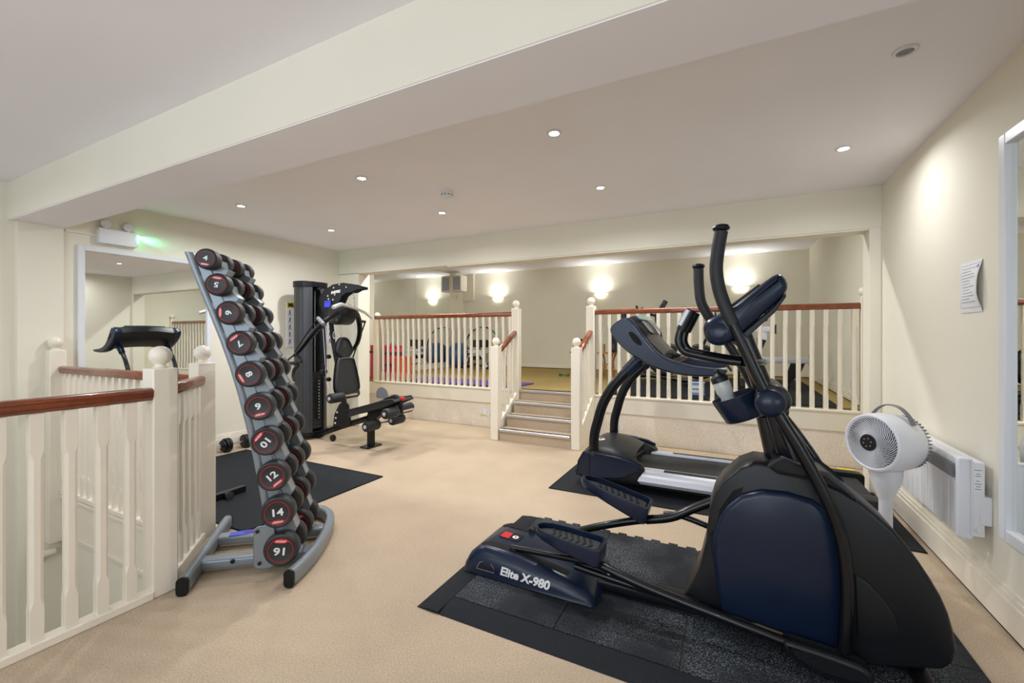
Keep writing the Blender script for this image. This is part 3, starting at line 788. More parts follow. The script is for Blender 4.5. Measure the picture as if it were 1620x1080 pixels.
def hug(o, out):
    me = o.data; off = MW[o.name].translation
    for v in me.vertices:
        w = v.co + off; w.y = side_y(w.x, w.z) - out + (w.y - 1.90) * .3; v.co = w - off
for yc in (1.985, 2.225):
    g = G(); rs = []
    for x, w in ((-1.188, .006), (-1.18, .016), (-1.165, .021), (-1.14, .023), (-1.05, .023), (-.95, .023), (-.85, .023), (-.72, .023), (-.70, .014)):
        t_ = topz(x); rs.append(g.ring([(x, yc - w, t_ - .008), (x, yc - w, t_ + .0016), (x, yc + w, t_ + .0016), (x, yc + w, t_ - .008)]))
    g.skin(rs); finish(g, 'rail_slot', darkgap, rh)
    g = G(); g.roll((-1.0, yc - .018, ZB + .132), (-1.0, yc + .018, ZB + .132), .020, .006); finish(g, 'roller_wheel', black, el)
mt = frame((-1.075, 2.105, topz(-1.075) + .001), V((1, 0, -.052)), V((0, 1, 0)))
g = G(); g.prism(rrect(.115, .078, .004), -.004, .0015, XY, m=mt); dc = finish(g, 'decal', darkgap, rh)
g = G(); g.prism(rrect(.05, .062, .002, 3, -.028, 0), .0014, .0022, XY, m=mt); finish(g, 'red_print_block', red, dc)
g = G(); g.prism(circ(.017, 20, .026, 0), .0014, .0024, XY, m=mt); finish(g, 'white_badge', whiteprint, dc)
text('S', .026, mt @ M.Translation((.026, 0, .0026)), red, dc, bold=.001)
# grip recess and model lettering on the near side
nm = frame((-1.0, 1.9125, ZB + .05), V((1, .0, 0)), V((0, .28, 1)))
g = G(); g.prism([(-.19, -.03), (-.085, -.03), (-.092, -.008), (-.115, .012), (-.15, .014), (-.175, 0)], -.002, .002, XY, .0008, m=nm @ M.Translation((.015, .012, -.0))); gr = finish(g, 'grip_recess', darkgap, rh)
g = G(); ring = [(-.19, -.03), (-.085, -.03), (-.092, -.008), (-.115, .012), (-.15, .014), (-.175, 0)]
g.tube([nm @ M.Translation((.015, .012, 0)) @ V((x, y, .0015)) for x, y in ring + [ring[0]]], .0018, 6); rim_ = finish(g, 'recess_rim', greypl, gr)
tx = text('Elite X-980', .052, frame((-.905, 1.90, ZB + .046), (1, 0, -.035), (0, 0, 1)), whiteprint, rh, bold=.0020, ext=.001, shear=.12, sx=1.12)
hug(tx, .0012); hug(gr, .0045); hug(rim_, .0045)
# pedals
def pedal(p_l, p_r, y0, y1, lab):
    """p_l / p_r: top edge ends (x, z)"""
    (x0, z0), (x1, z1) = p_l, p_r; L = math.hypot(x1 - x0, z1 - z0); yc = (y0 + y1) / 2; w = y1 - y0
    m = frame((x0, yc, z0), (x1 - x0, 0, z1 - z0), (0, 1, 0)); m = m
    def outline(k, dx=0):
        pts = [(L, -.42), (L, .42), (L - .02, .5), (L * .45, .47), (L * .18, .38), (L * .05, .22), (0, 0), (L * .05, -.22), (L * .18, -.38), (L * .45, -.47), (L - .02, -.5)]
        return [(L / 2 + (x - L / 2) * k, y * w * k) for x, y in pts]
    g = G(); base = outline(1.0); rs = []
    dep = lambda x: -.042 - .048 * min(max(x / L, 0), 1)
    rs.append(g.ring([m @ V((x * .97 + .006, y * .8, dep(x))) for x, y in base]))
    rs.append(g.ring([m @ V((x, y, dep(x) + .014)) for x, y in base]))
    rs.append(g.ring([m @ V((x, y, -.004)) for x, y in base]))
    rs.append(g.ring([m @ V((x, y, 0)) for x, y in outline(.985)]))
    inn = [(L / 2 + (x - L / 2) * .93, y * .86) for x, y in base]
    rs.append(g.ring([m @ V((x, y, 0)) for x, y in inn])); rs.append(g.ring([m @ V((x, y, -.026)) for x, y in inn]))
    g.skin(rs); p = finish(g, 'pedal', navy, el, 0, 40)
    g = G(); inn2 = [(L / 2 + (x - L / 2) * .86, y * .74) for x, y in base]
    g.skin([g.ring([m @ V((x, y, -.0258)) for x, y in inn2]), g.ring([m @ V((x, y, -.021)) for x, y in inn2])]); tp = finish(g, 'foot_pad', vinyl, p)
    g = G()
    for k in range(7):
        x = L * (.28 + .09 * k)
        for s_ in (-1, 1):
            g.prism([(x, 0), (x + .012, 0), (x - .008, s_ * w * .3), (x - .020, s_ * w * .3)], -.0212, -.018, XY, m=m)
    finish(g, 'grip_rib', black, tp)
    return m, L
pedal((-.865, .315), (-.525, .285), 1.885, 2.04, 'near')
pedal((-.71, .502), (-.355, .408), 2.15, 2.305, 'far')
# arms: near side
def arm(pts, r, name, n=14, k=5, m=tubeblack):
    g = G(); q = cr(pts, k); rr = r
    if isinstance(r, (list, tuple)):
        rr = [v[0] for v in cr([(a,) for a in r], k)]
    g.tube(q, rr, n); return finish(g, name, m, el)
arm([(-1.01, 1.985, .156), (-.80, 1.98, .168), (-.55, 1.94, .20)], .015, 'pedal_arm')
arm([(-.56, 1.945, .205), (-.44, 1.925, .185), (-.25, 1.915, .155), (.20, 1.905, .098)], [.020, .020, .020, .018], 'pedal_arm')
arm([(-.66, 1.96, .155), (-.45, 1.945, .145), (-.2, 1.96, .12)], .016, 'link_tube')
# near link shoe
sh = [(.175, .115), (.25, .117), (.36, .108), (.415, .095), (.437, .06), (.425, .032), (.36, .024), (.27, .03), (.195, .062)]
g = G(); g.prism(cr(sh, 4, True), 1.875, 1.945, XZ, .014, seg=3); s1 = finish(g, 'pivot_shoe', navy2, el)
for x, z in ((.215, .092), (.265, .075)):
    g = G(); g.cyl((x, 1.8735, z), (x, 1.877, z), .007, n=12); finish(g, 'screw_hole', darkgap, s1)
# near lower handle arm
lowpx = [(1335, 1030), (1340, 960), (1338, 900), (1330, 850), (1313, 800), (1290, 755), (1262, 705), (1240, 670), (1222, 640)]
pts = [W(u, v, Y=1.925) for u, v in lowpx]
arm(pts, [.022] * len(pts), 'lower_handle_arm')
lowx = [(p.x, p.z) for p in pts]
# near upper arm
upx = [(1222, 640), (1200, 600), (1180, 556), (1160, 513), (1147, 485), (1137, 455), (1133, 425), (1136, 395), (1141, 366)]
pts = [W(u, v, Y=1.935) for u, v in upx]
ua = arm(pts[:5], [.021, .021, .0215, .022, .0225], 'upper_handle_arm')
gq = arm(pts[3:], [.0255] * 6, 'foam_grip', m=gripfoam)
c = pts[-1]; g = G(); g.lathe([(.020, -.010), (.030, -.006), (.033, .002), (.030, .010), (.016, .016)], M.Translation(c + V((0, 0, .012))), 24); finish(g, 'end_knob', black, el)
# far arms (swung back)
fu = [(1223, 690), (1205, 640), (1180, 590), (1150, 540), (1124, 505), (1110, 480), (1106, 455), (1105, 425)]
pts = [W(u, v, Y=2.40) for u, v in fu]
arm(pts[:6], [.021] * 6, 'upper_handle_arm'); arm(pts[4:], [.0245] * 4, 'foam_grip', m=gripfoam)
c = pts[-1]; g = G(); g.lathe([(.018, -.010), (.028, -.006), (.031, .002), (.028, .010), (.015, .015)], M.Translation(c + V((0, 0, .01))), 24); finish(g, 'end_knob', black, el)
fl = [(1223, 640), (1250, 672), (1275, 706), (1300, 744), (1318, 780), (1332, 840)]
pts = [W(u, v, Y=2.33) for u, v in fl]
arm(pts, [.021] * 6, 'lower_handle_arm')
g = G(); g.roll((pts[0].x, 2.13, pts[0].z), (pts[0].x, 2.41, pts[0].z), .045, .012); finish(g, 'pivot_barrel', black, el)
# far pedal arms
arm([W(1022, 822, Y=2.225), W(1062, 818, Y=2.225), W(1100, 803, Y=2.225), W(1130, 792, Y=2.225), W(1175, 775, Y=2.22)], .021, 'pedal_arm')
arm([W(875, 850, Y=2.225), W(930, 836, Y=2.225), W(985, 826, Y=2.225), W(1035, 820, Y=2.225)], .019, 'pedal_arm')
arm([W(1050, 812, Y=2.30), W(1078, 816, Y=2.30), W(1120, 832, Y=2.30), W(1160, 850, Y=2.30)], .014, 'link_tube')
# ground frame
g = G(); g.prism(rrect(.10, .05, .015, 3, 2.10, .045), -.60, .62, YZ); finish(g, 'frame_rail', black, el)
for x in (.60,):
    g = G(); g.prism(rrect(.07, .045, .015, 3, x, .038), 1.93, 2.29, XZ, .006); finish(g, 'stabiliser', black, el)
# main housing
YN, YF = 1.995, 2.205
out = [(1081, 941), (1094, 922), (1106, 898), (1117, 855), (1122, 806), (1130, 782), (1145, 760), (1171, 739), (1195, 731), (1230, 736), (1285, 745), (1326, 769), (1358, 790), (1387, 814), (1415, 839), (1437, 865), (1456, 891), (1474, 918), (1490, 945), (1502, 972), (1510, 1000), (1515, 1031), (1509, 1050), (1493, 1060), (1440, 1058), (1366, 1053), (1300, 1030), (1240, 1005), (1142, 966)]
prof = WXZ(out, YN)
prof = [(x, max(z, ZB + .012)) for x, z in prof]
g = G(); lv = [(YN - .004, .016), (YN, .006), (YN + .012, 0), (YF - .02, 0), (YF, .012)]
rs = []
for y, e in lv:
    rs.append(g.ring([(p, y, q) for p, q in (inset(prof, e) if e else prof)]))
g.skin(rs); hs = finish(g, 'front_housing', navy2, el, 0, 42)
# big round side cover and lower fin on the near side
disc = [(1142, 962), (1133, 925), (1128, 880), (1129, 845), (1136, 818), (1150, 796), (1172, 779), (1205, 772), (1245, 776), (1285, 788), (1318, 812), (1338, 850), (1347, 900), (1347, 960), (1340, 1010), (1325, 1022), (1280, 1012), (1215, 990)]
pd = WXZ(disc, YN)
g = G(); rs = []
for y, e in ((YN + .004, 0), (YN - .020, .002), (YN - .031, .012), (YN - .035, .022)):
    rs.append(g.ring([(p, y, q) for p, q in (inset(pd, e) if e else pd)]))
g.skin(rs); sc1 = finish(g, 'side_cover', navy, hs, 0, 42)
fin = [(1352, 905), (1372, 918), (1395, 940), (1415, 968), (1422, 995), (1412, 1008), (1355, 1005)]
pf = WXZ(fin, YN); g = G(); rs = []
for y, e in ((YN, 0), (YN - .010, .004), (YN - .013, .016)):
    rs.append(g.ring([(p, y, q) for p, q in (inset(pf, e) if e else pf)]))
g.skin(rs); finish(g, 'raised_fin', navy2, hs, 0, 42)
# dark slots round the cover, swoosh step, crest
gap = WXZ([(1148, 792), (1160, 776), (1176, 770), (1174, 777), (1160, 788), (1146, 806), (1136, 822), (1138, 806)], YN - .006)
g = G(); g.prism(gap, YN - .006, YN + .01, XZ); finish(g, 'dark_slot', darkgap, hs)
gap = WXZ([(1124, 842), (1128, 836), (1127, 862), (1128, 885), (1125, 872)], YN - .006)
g = G(); g.prism(gap, YN - .006, YN + .01, XZ); finish(g, 'dark_slot', darkgap, hs)
crest = [(1213, 737), (1222, 727), (1234, 721), (1245, 724), (1262, 732), (1310, 748), (1336, 768), (1356, 787), (1358, 796), (1330, 780), (1290, 762), (1230, 750)]
g = G(); g.prism(WXZ(crest, YN - .01), YN - .018, YF + .01, XZ, .012); finish(g, 'mast_collar', navy2, hs)
em_ = WXZ([(1188, 990), (1200, 984), (1222, 989), (1245, 999), (1257, 1009), (1238, 1010), (1210, 1000)], YN - .03)
g = G(); g.prism(em_, YN - .030, YN - .012, XZ); wv = finish(g, 'flywheel_emblem', mat('pale_gold', (160, 150, 105), .4, .3), el)
# mast
g = G(); a = W(1252, 735, Y=2.10); b = W(1176, 530, Y=2.10)
q = [a + (b - a) * k / 6 for k in range(7)]
g.tube(q, [.045, .043, .041, .040, .038, .036, .034], 20, flat=.85); finish(g, 'mast', tubeblack, el)
g = G(); q = [W(1245, 725, Y=2.10), W(1222, 660, Y=2.10)]; g.tube([q[0] + V((-.045, 0, 0)), q[1] + V((-.03, 0, 0))], [.034, .03], 16); finish(g, 'mast_rib', tubeblack, el)
# pivot covers
pc = W(1219, 638, Y=1.90)
g = G(); g.lathe([(.038, -.045), (.050, -.04), (.054, -.012), (.052, .006), (.042, .018), (.022, .026), (.004, .028)], frame((pc.x, 1.905, pc.z), (1, 0, 0), (0, 0, 1)), 32); finish(g, 'pivot_cover', navy, el)
g = G(); g.roll((pc.x + .012, 1.94, pc.z + .006), (pc.x + .012, 2.26, pc.z + .006), .062, .014, 28); finish(g, 'pivot_barrel', black, el)
# console
cp = [(1113, 522), (1116, 510), (1128, 502), (1150, 492), (1185, 465), (1222, 437), (1236, 435), (1245, 447), (1243, 462), (1222, 484), (1170, 530), (1150, 544), (1132, 546), (1118, 538)]
pr = cr(WXZ(cp, 1.95), 3, True)
cz = V((0, 0, 0))
g = G(); rs = []
for y, e in ((1.925, .028), (1.932, .010), (1.950, 0), (2.25, 0), (2.268, .010), (2.275, .028)):
    rs.append(g.ring([(p, y, q) for p, q in (inset(pr, e) if e else pr)]))
g.skin(rs); cs = finish(g, 'console', navy, el, 0, 40)
low = [(1166, 534), (1222, 484), (1242, 464), (1248, 452), (1247, 466), (1228, 490), (1175, 540)]
g = G(); g.prism(WXZ([(1158, 541), (1222, 487), (1243, 463), (1243, 470), (1226, 494), (1166, 548)], 1.96), 1.945, 2.255, XZ, .004); finish(g, 'console_back_cover', black, cs)
kb = W(1135, 524, Y=1.93); g = G(); g.lathe([(.040, -.02), (.044, -.008), (.040, .004), (.028, .009), (.020, .006), (.003, .006)], frame((kb.x, 1.930, kb.z), (1, 0, 0), (0, 0, 1)), 28); finish(g, 'speaker_boss', navy, cs)
p0, p1 = W(1135, 499, Y=1.95), W(1215, 440, Y=1.95)
d = (p1 - p0).normalized(); nrm = d.cross(V((0, 1, 0))).normalized() * -1
ms = frame((p0 + p1) / 2 + V((0, .15, 0)), (0, -1, 0), d)
g = G(); g.prism(rrect(.26, .16, .01), -.002, .004, XY, m=ms); finish(g, 'screen', black, cs)
g = G(); g.prism(rrect(.25, .03, .01, 4, 0, -.11), -.004, .003, XY, m=ms); finish(g, 'button_strip', greypl, cs)
# fixed handlebars with pulse plates
for y, nm_ in ((1.985, 0), (2.235, 1)):
    hb = [W(u, v, Y=y - (.0 if nm_ == 0 else .245)) for u, v in [(1172, 573), (1140, 569), (1105, 562), (1083, 556), (1074, 543), (1075, 528), (1082, 512), (1094, 490)]]
    hb = [V((p.x, y, p.z)) for p in hb]
    g = G(); g.tube(cr(hb, 5), .0165, 14); hbo = finish(g, 'fixed_handlebar', tubeblack, el)
    g = G(); g.tube([hb[5] + (hb[6] - hb[5]) * .3, hb[7]], .0215, 14); finish(g, 'grip_sleeve', black, hbo)
    g = G(); dd = (hb[7] - hb[6]).normalized(); g.box(-.012, .012, 0, .055, 0.0215, .0225, frame(hb[6] + dd * -.005, (0, -1, 0), dd)); 
    finish(g, 'pulse_plate', silver, hbo)
    g = G(); sd = dd.cross(V((0, 1, 0))); g.tube([hb[6] - dd * .012 - sd * .0 + V((-.008, -.013, .004)), hb[7] - dd * .006 + V((-.008, -.013, .004))], .011, 10); finish(g, 'pulse_plate', silver, hbo)
hbn = W(1172, 573, Y=1.985); g = G(); g.tube([(hbn.x, 1.985, hbn.z), (hbn.x + .05, 2.02, hbn.z - .004), (hbn.x + .085, 2.11, hbn.z - .006), (hbn.x + .05, 2.2, hbn.z - .004), (hbn.x, 2.235, hbn.z)], .0165, 12); finish(g, 'handlebar_yoke', tubeblack, el)
# holder bucket
bt = [(1125, 641), (1199, 617)]; bl = [(1138, 676), (1207, 662)]
a0, a1 = W(*bt[0], Y=1.98), W(*bt[1], Y=1.98); c0, c1 = W(*bl[0], Y=1.98), W(*bl[1], Y=1.98)
tl = (a1 - a0).normalized(); dn = ((c0 + c1) / 2 - (a0 + a1) / 2).normalized()
cen = (a0 + a1) / 2 + V((.0, .10, 0)); hw = (a1 - a0).length / 2; hd = ((c0 + c1) / 2 - (a0 + a1) / 2).length
ax = tl; ay = V((0, 1, 0)); mm = frame(cen, ax, ay)
g = G(); rs = []
def oval(k, z, dx=0): return [mm @ V((x * k + dx, y * k, z)) for x, y in rrect(2 * hw, .215, .095, 6)]
rs = [g.ring(oval(.80, -hd, .004)), g.ring(oval(.86, -hd + .006, .004)), g.ring(oval(.99, -.01)), g.ring(oval(1, 0)), g.ring(oval(.965, 0)), g.ring(oval(.83, -hd + .008, .004))]
g.skin(rs); bkt = finish(g, 'bottle_holder', navy, el, 0, 50)
# bottle in the holder
b0 = mm @ V((-.030, -.02, -hd + .03)); b1 = b0 + V((-.060, -.0, .155)) * 1.0
d = (b1 - b0).normalized(); L = .20
mb = frame(b0, V((0, 1, 0)).cross(d), V((0, 1, 0)))
if (mb.to_3x3() @ V((0, 0, 1))).dot(d) < 0: mb = frame(b0, V((0, 1, 0)).cross(d) * -1, V((0, 1, 0)))
bo = thing('water_bottle', 'clear squeeze water bottle with a dark cap leaning in the holder of the step machine', 'bottle', tuple(b0))
g = G(); g.lathe([(.028, 0), (.032, .006), (.032, .05), (.029, .062), (.0255, .075), (.029, .088), (.0335, .10), (.034, .145), (.030, .152)], mb, 28); bd = finish(g, 'body', mat('frosted_bottle', (214, 218, 216), .25, trans=.35), bo)
g = G(); g.lathe([(.0355, .145), (.0355, .163), (.030, .172), (.017, .180), (.012, .184), (.012, .196), (.008, .199)], mb, 28); finish(g, 'cap', black, bo)

# ------------------------------------------------------------------ treadmill
tm = thing('treadmill', 'blue-black treadmill with silver side rails standing in front of the platform', 'exercise machine', (-.15, 3.84, .0085))
Y0, Y1 = 3.45, 4.23
def cowl_sec(y, h, xe, zb=.05, zr=.20):
    f = h / .29
    return [(xe, y, zb), (-1.10, y, zb), (-1.15, y, zb + .02), (-1.165, y, .11), (-1.15, y, .18 * f), (-1.125, y, .24 * f), (-1.08, y, .285 * f), (-1.0, y, .30 * f), (-.90, y, .292 * f), (-.80, y, .270 * f), (-.71, y, .236 * f), (xe - .01, y, zr + .012), (xe, y, zr)]
secs = [cowl_sec(Y0 - .0, .20, -.655, .09, .16), cowl_sec(Y0 + .012, .255, -.635, .07, .19), cowl_sec(Y0 + .05, .29, -.61), cowl_sec(Y0 + .12, .312, -.625), cowl_sec(Y0 + .17, .32, -.70), cowl_sec(3.84, .335, -.735), cowl_sec(Y1 - .17, .32, -.70), cowl_sec(Y1 - .12, .312, -.625), cowl_sec(Y1 - .05, .29, -.61), cowl_sec(Y1 - .012, .255, -.635, .07, .19), cowl_sec(Y1, .20, -.655, .09, .16)]
g = G(); g.loft(secs); cw = finish(g, 'motor_cowl', navy2, tm, 0, 38)
cov = WXZ([(911, 750), (914, 728), (922, 714), (940, 715), (974, 722), (998, 729), (1013, 737), (1011, 747), (984, 757), (945, 756)], Y0 - .004)
g = G(); g.prism(cov, Y0 - .012, Y0 + .02, XZ, .008, seg=3); finish(g, 'side_cover', navy, cw)
for yy in (Y1 - .02,):
    g = G(); g.prism(cov, yy, yy + .03, XZ, .008, seg=3); finish(g, 'side_cover', navy, cw)
g = G(); g.box(-1.04, -1.037, Y0 - .0125, Y0 - .011, .10, .275); finish(g, 'panel_seam', darkgap, cw)
bp = V((-1.02, 3.72, .3395)); mb_ = frame(bp, (1, 0, 0), (0, 1, 0))
g = G(); g.lathe([(.040, -.012), (.040, .002), (.036, .004)], mb_, 28); bg = finish(g, 'round_badge', offwhite_metal, tm)
text('S', .055, mb_ @ M.Translation((0, 0, .0046)), black, bg, bold=.002)
# deck and belt
g = G(); g.box(-.75, .80, Y0 + .13, Y1 - .13, .10, .165); finish(g, 'deck', black, tm)
g = G(); g.prism([(-.74, .166), (.86, .166), (.885, .15), (.885, .12), (.86, .10), (-.74, .10)][::-1], Y0 + .14, Y1 - .14, XZ); g.b.clear()
g.prism([(-.74, .1655), (.84, .1655), (.862, .150), (.862, .120), (.84, .1035), (.78, .1035), (.78, .162), (-.74, .162)], Y0 + .135, Y1 - .135, XZ); finish(g, 'running_belt', tread, tm)
for sgn, ye in ((1, Y0), (-1, Y1)):
    pr = [(0.012, .085), (.0, .11), (.008, .14), (.035, .168), (.07, .182), (.135, .186), (.14, .17), (.14, .09), (.10, .075)]
    pr = [(ye + sgn * p, q) for p, q in pr]
    g = G(); g.prism(pr, -.66, .66, YZ); r = finish(g, 'side_rail', silver, tm, 0, 30)
    g = G(); g.prism([(ye + sgn * .075, .182), (ye + sgn * .122, .185), (ye + sgn * .122, .1875), (ye + sgn * .075, .185)], -.47, .62, YZ); finish(g, 'foot_strip', black, r)
    pr2 = [(ye - sgn * .004, .075), (ye - sgn * .006, .15), (ye + sgn * .03, .195), (ye + sgn * .10, .205), (ye + sgn * .135, .200), (ye + sgn * .135, .07)]
    g = G(); rs = []
    for x, k in ((.62, .96), (.66, 1), (.82, 1.0), (.875, .96), (.895, .8)):
        rs.append(g.ring([(x, p, .12 + (q - .12) * k) for p, q in pr2]))
    g.skin(rs); rc = finish(g, 'rear_cap', black, tm, .004)
    g = G(); g.box(.74, .85, ye + sgn * .05 - .018, ye + sgn * .05 + .018, .203, .2045) if sgn < 0 else g.box(.80, .81, ye + .05, ye + .06, .19, .195)
    if sgn < 0: finish(g, 'warning_sticker', yellow, rc)
    else: g.b.free()
g = G(); g.box(-1.0, .75, Y0 + .08, Y1 - .08, .045, .10); finish(g, 'under_frame', black, tm)
for x in (-.95, .72):
    for y in (Y0 + .12, Y1 - .12):
        g = G(); g.cyl((x, y, .0085), (x, y, .05), .025); finish(g, 'levelling_foot', black, tm)
# uprights
for y, px in ((3.49, [(934, 716), (934, 690), (937, 668), (947, 634), (965, 603), (990, 580), (1015, 560)]), (4.18, None)):
    base = [W(u, v, Y=3.49) for u, v in [(939, 716), (940, 690), (945, 668), (955, 636), (973, 607), (997, 583), (1015, 566)]]
    p = [V((q.x, y, q.z)) for q in base]; p[0].z = .25
    g = G(); g.tube(cr(p, 5), .041, 16, flat=.7, up=(1, 0, 0)); finish(g, 'upright', tubeblack, tm)
    c = p[-2]; dd = (p[-1] - p[-2]).normalized(); g = G(); g.tube([p[-2] - dd * .04, p[-2] + dd * .09], [.050, .056], 16, flat=.8, up=(1, 0, 0)); finish(g, 'upright_collar', navy, tm)
    g = G(); g.box(p[0].x - .06, p[0].x + .06, y - .045, y + .045, .25, .31) if False else g.tube([(p[0].x, y, .27), (p[0].x, y, .30)], [.058, .048], 18); finish(g, 'upright_boot', black, tm)
# console: curved handrail wings and a central pod
wt = [(967, 522), (974, 511), (989, 503), (1001, 507), (1022, 535), (1045, 560), (1075, 573), (1107, 580), (1147, 584), (1150, 588), (1143, 594), (1107, 595), (1075, 592), (1041, 583), (1010, 567), (990, 553), (975, 537)]
wp = cr(WXZ(wt, 3.42), 3, True)
for ya, yb in ((3.345, 3.47), (4.02 + .0, 4.0 + .0)):
    pass
for sgn, ye in ((1, 3.36), (-1, 4.32)):
    a, b = (ye, ye + sgn * .10)
    g = G(); rs = []
    for k, e in ((0, .014), (.012, .004), (.03, 0), (.085, 0), (.10, .006)):
        rs.append(g.ring([(p, ye + sgn * k, q) for p, q in (inset(wp, e) if e else wp)]))
    g.skin(rs); wg = finish(g, 'console_wing', navy, tm, 0, 40)
    ov = [(1000 , 526), (1005, 524), (1012, 530), (1018, 540), (1018, 545), (1010, 540), (1002, 532)]
    hp = cr(WXZ([(997, 527), (1003, 525), (1012, 533), (1018, 543), (1014, 546), (1004, 539)], 3.42), 3, True)
    g = G(); yy = sorted((ye - sgn * .001, ye + sgn * .02)); g.prism(hp, yy[0], yy[1], XZ, .0); finish(g, 'oval_recess', darkgap, wg)
# centre body: from front view a wide gull-wing
def csec(y, up, th):
    p = WXZ([(969, 523), (978, 509), (991, 503), (1003, 509), (1028, 541), (1050, 562), (1048, 580), (1010, 566), (988, 552), (974, 538)], 3.42)
    return [(x, y, z + up) for x, z in p]
g = G(); g.loft([csec(3.46, 0, 0), csec(3.55, .012, 0), csec(3.70, .028, 0), csec(3.84, .032, 0), csec(3.98, .028, 0), csec(4.13, .012, 0), csec(4.22, 0, 0)]); cb = finish(g, 'console_pod', black, tm, 0, 40)
a, b = V((-.70, 3.84, 1.285)), V((-.56, 3.84, 1.165))
pa, pb = W(1003, 509, Y=3.42), W(1028, 541, Y=3.42)
d = (V((pb.x, 0, pb.z)) - V((pa.x, 0, pa.z))).normalized()
ms = frame(V(((pa.x + pb.x) / 2, 3.84, (pa.z + pb.z) / 2 + .034)), (0, -1, 0), d * -1)
for w_, h_, x_, nm_, mm_ in ((.34, .12, 0, 'display', black), (.13, .11, .25, 'button_panel', greypl), (.13, .11, -.25, 'button_panel', greypl)):
    g = G(); g.prism(rrect(w_, h_, .01, 3, x_, 0), -.004, .004 if x_ == 0 else -.003 + .004, XY, m=ms if x_ == 0 else ms @ M.Translation((0, 0, -.016))); finish(g, nm_, mm_, cb)
pc_ = W(1012, 519, Y=3.42)
g = G(); g.prism(rrect(.60, .05, .015), -.004, .006, XY, m=frame(V((pa.x + .01, 3.84, pa.z + .045)), (0, -1, 0), V((-.55, 0, .83)))); finish(g, 'book_rest', mat('pale_green_print', (150, 175, 170), .4), cb)
for yy in (3.60, 4.08):
    g = G(); p = W(1052, 567, Y=3.42); g.lathe([(.035, -.03), (.035, .01), (.030, .014)], M.Translation((p.x - .01, yy, p.z + .0)), 20); finish(g, 'cup_well', black, cb)
text('S', .03, frame((pa.x - .075, 3.84, pa.z - .02), (0, -1, 0), (-.5, 0, 1)), whiteprint, cb, bold=.001)
# heart-rate bar between the wings
q = [W(u, v, Y=3.42) for u, v in [(1062, 575), (1085, 573)]]
g = G(); g.tube([(q[0].x, 3.44, q[0].z + .01), (q[0].x + .06, 3.60, q[0].z + .03), (q[0].x + .06, 4.08, q[0].z + .03), (q[0].x, 4.24, q[0].z + .01)], .018, 12); finish(g, 'cross_handle', black, tm)
g = G(); g.roll((q[0].x + .055, 3.62, q[0].z + .031), (q[0].x + .055, 3.72, q[0].z + .031), .021); finish(g, 'red_pulse_grip', mat('dark_red', (120, 30, 40), .4), tm)

# ------------------------------------------------------------------ fan
fc = V((.715, 2.88, .0))
fan = thing('pedestal_fan', 'white round-headed air circulator on a pedestal beside the panel heater', 'fan', tuple(fc))
m0 = M.Translation(fc)
g = G(); g.lathe([(.155, .001), (.160, .008), (.155, .018), (.12, .026), (.05, .032), (.032, .045), (.030, .06)], m0, 48); finish(g, 'base', whitepl, fan)
g = G(); g.lathe([(.030, .05), (.0285, .40), (.030, .405)], m0, 24); finish(g, 'stem', whitepl, fan)
g = G(); g.lathe([(.031, .40), (.034, .41), (.058, .475), (.070, .53), (.070, .56)], m0, 32); finish(g, 'neck', whitepl, fan)
fd = V((-.80, -.60, .02)).normalized(); hc = V((fc.x + .01, fc.y + .005, .695))
side = V((0, 0, 1)).cross(fd).normalized(); up_ = fd.cross(side)
mh = frame(hc, side, up_)
R_ = .148
g = G(); g.lathe([(R_ - .022, .100), (R_ - .012, .107), (R_ - .004, .103), (R_, .085), (R_ + .002, .02), (R_ - .004, -.05), (R_ - .018, -.09), (R_ - .045, -.118), (R_ - .075, -.128)], mh, 56, (False, True))
hd_ = finish(g, 'drum', whitepl, fan)
g = G(); g.lathe([(R_ - .022, .1015), (R_ - .024, .06), (R_ - .026, -.02), (.05, -.03)], mh, 56, (False, True)); finish(g, 'inner_shroud', darkgrey, hd_)
g = G()
for k in range(52):
    a0 = 2 * PI * k / 52; q = []
    for s_ in range(7):
        f = s_ / 6; r = .034 + (R_ - .020 - .034) * f; a = a0 + 1.0 * f ** 1.2
        q.append(mh @ V((r * math.cos(a), r * math.sin(a), .118 - .016 * f * f)))
    g.tube(q, .0042, 4, flat=.5, up=tuple(fd))
gr = finish(g, 'spiral_grille', whitepl, hd_); gr['kind'] = 'stuff'
for r in (.06, .09, .115):
    pass
g = G(); g.lathe([(.041, .105), (.042, .122), (.039, .127)], mh, 32); hb_ = finish(g, 'control_hub', black, hd_)
for k in range(6):
    a = k * PI / 3 + .3; g = G(); g.lathe([(.0045, .1265), (.0045, .128)], mh @ M.Translation((.021 * math.cos(a), .021 * math.sin(a), 0)), 10); finish(g, 'touch_button', greypl, hb_)
for k in range(5):
    g = G(); a = 2 * PI * k / 5
    g.skin([g.ring([mh @ M.Rotation(a, 4, 'Z') @ V(p) for p in q]) for q in ([(.02, -.014, .06), (.02, .014, .085), (.02, .016, .083), (.02, -.012, .058)], [(.115, -.045, .055), (.115, .035, .09), (.115, .037, .088), (.115, -.043, .053)])]); finish(g, 'blade', mat('clear_blade', (150, 155, 162), .3) if k == 0 else bpy.data.materials['clear_blade'], hd_)
for k in range(56):
    pass
g = G()
for k in range(48):
    a = 2 * PI * k / 48; mm2 = mh @ M.Rotation(a, 4, 'Z'); g.box(R_ - .030, R_ - .0205, -.003, .003, -.100, -.086, mm2)
    g.box(R_ - .0175, R_ - .0115, -.003, .003, -.097, -.074, mm2)
vt = finish(g, 'rear_vent', greypl, hd_); vt['kind'] = 'stuff'
g = G(); q = []
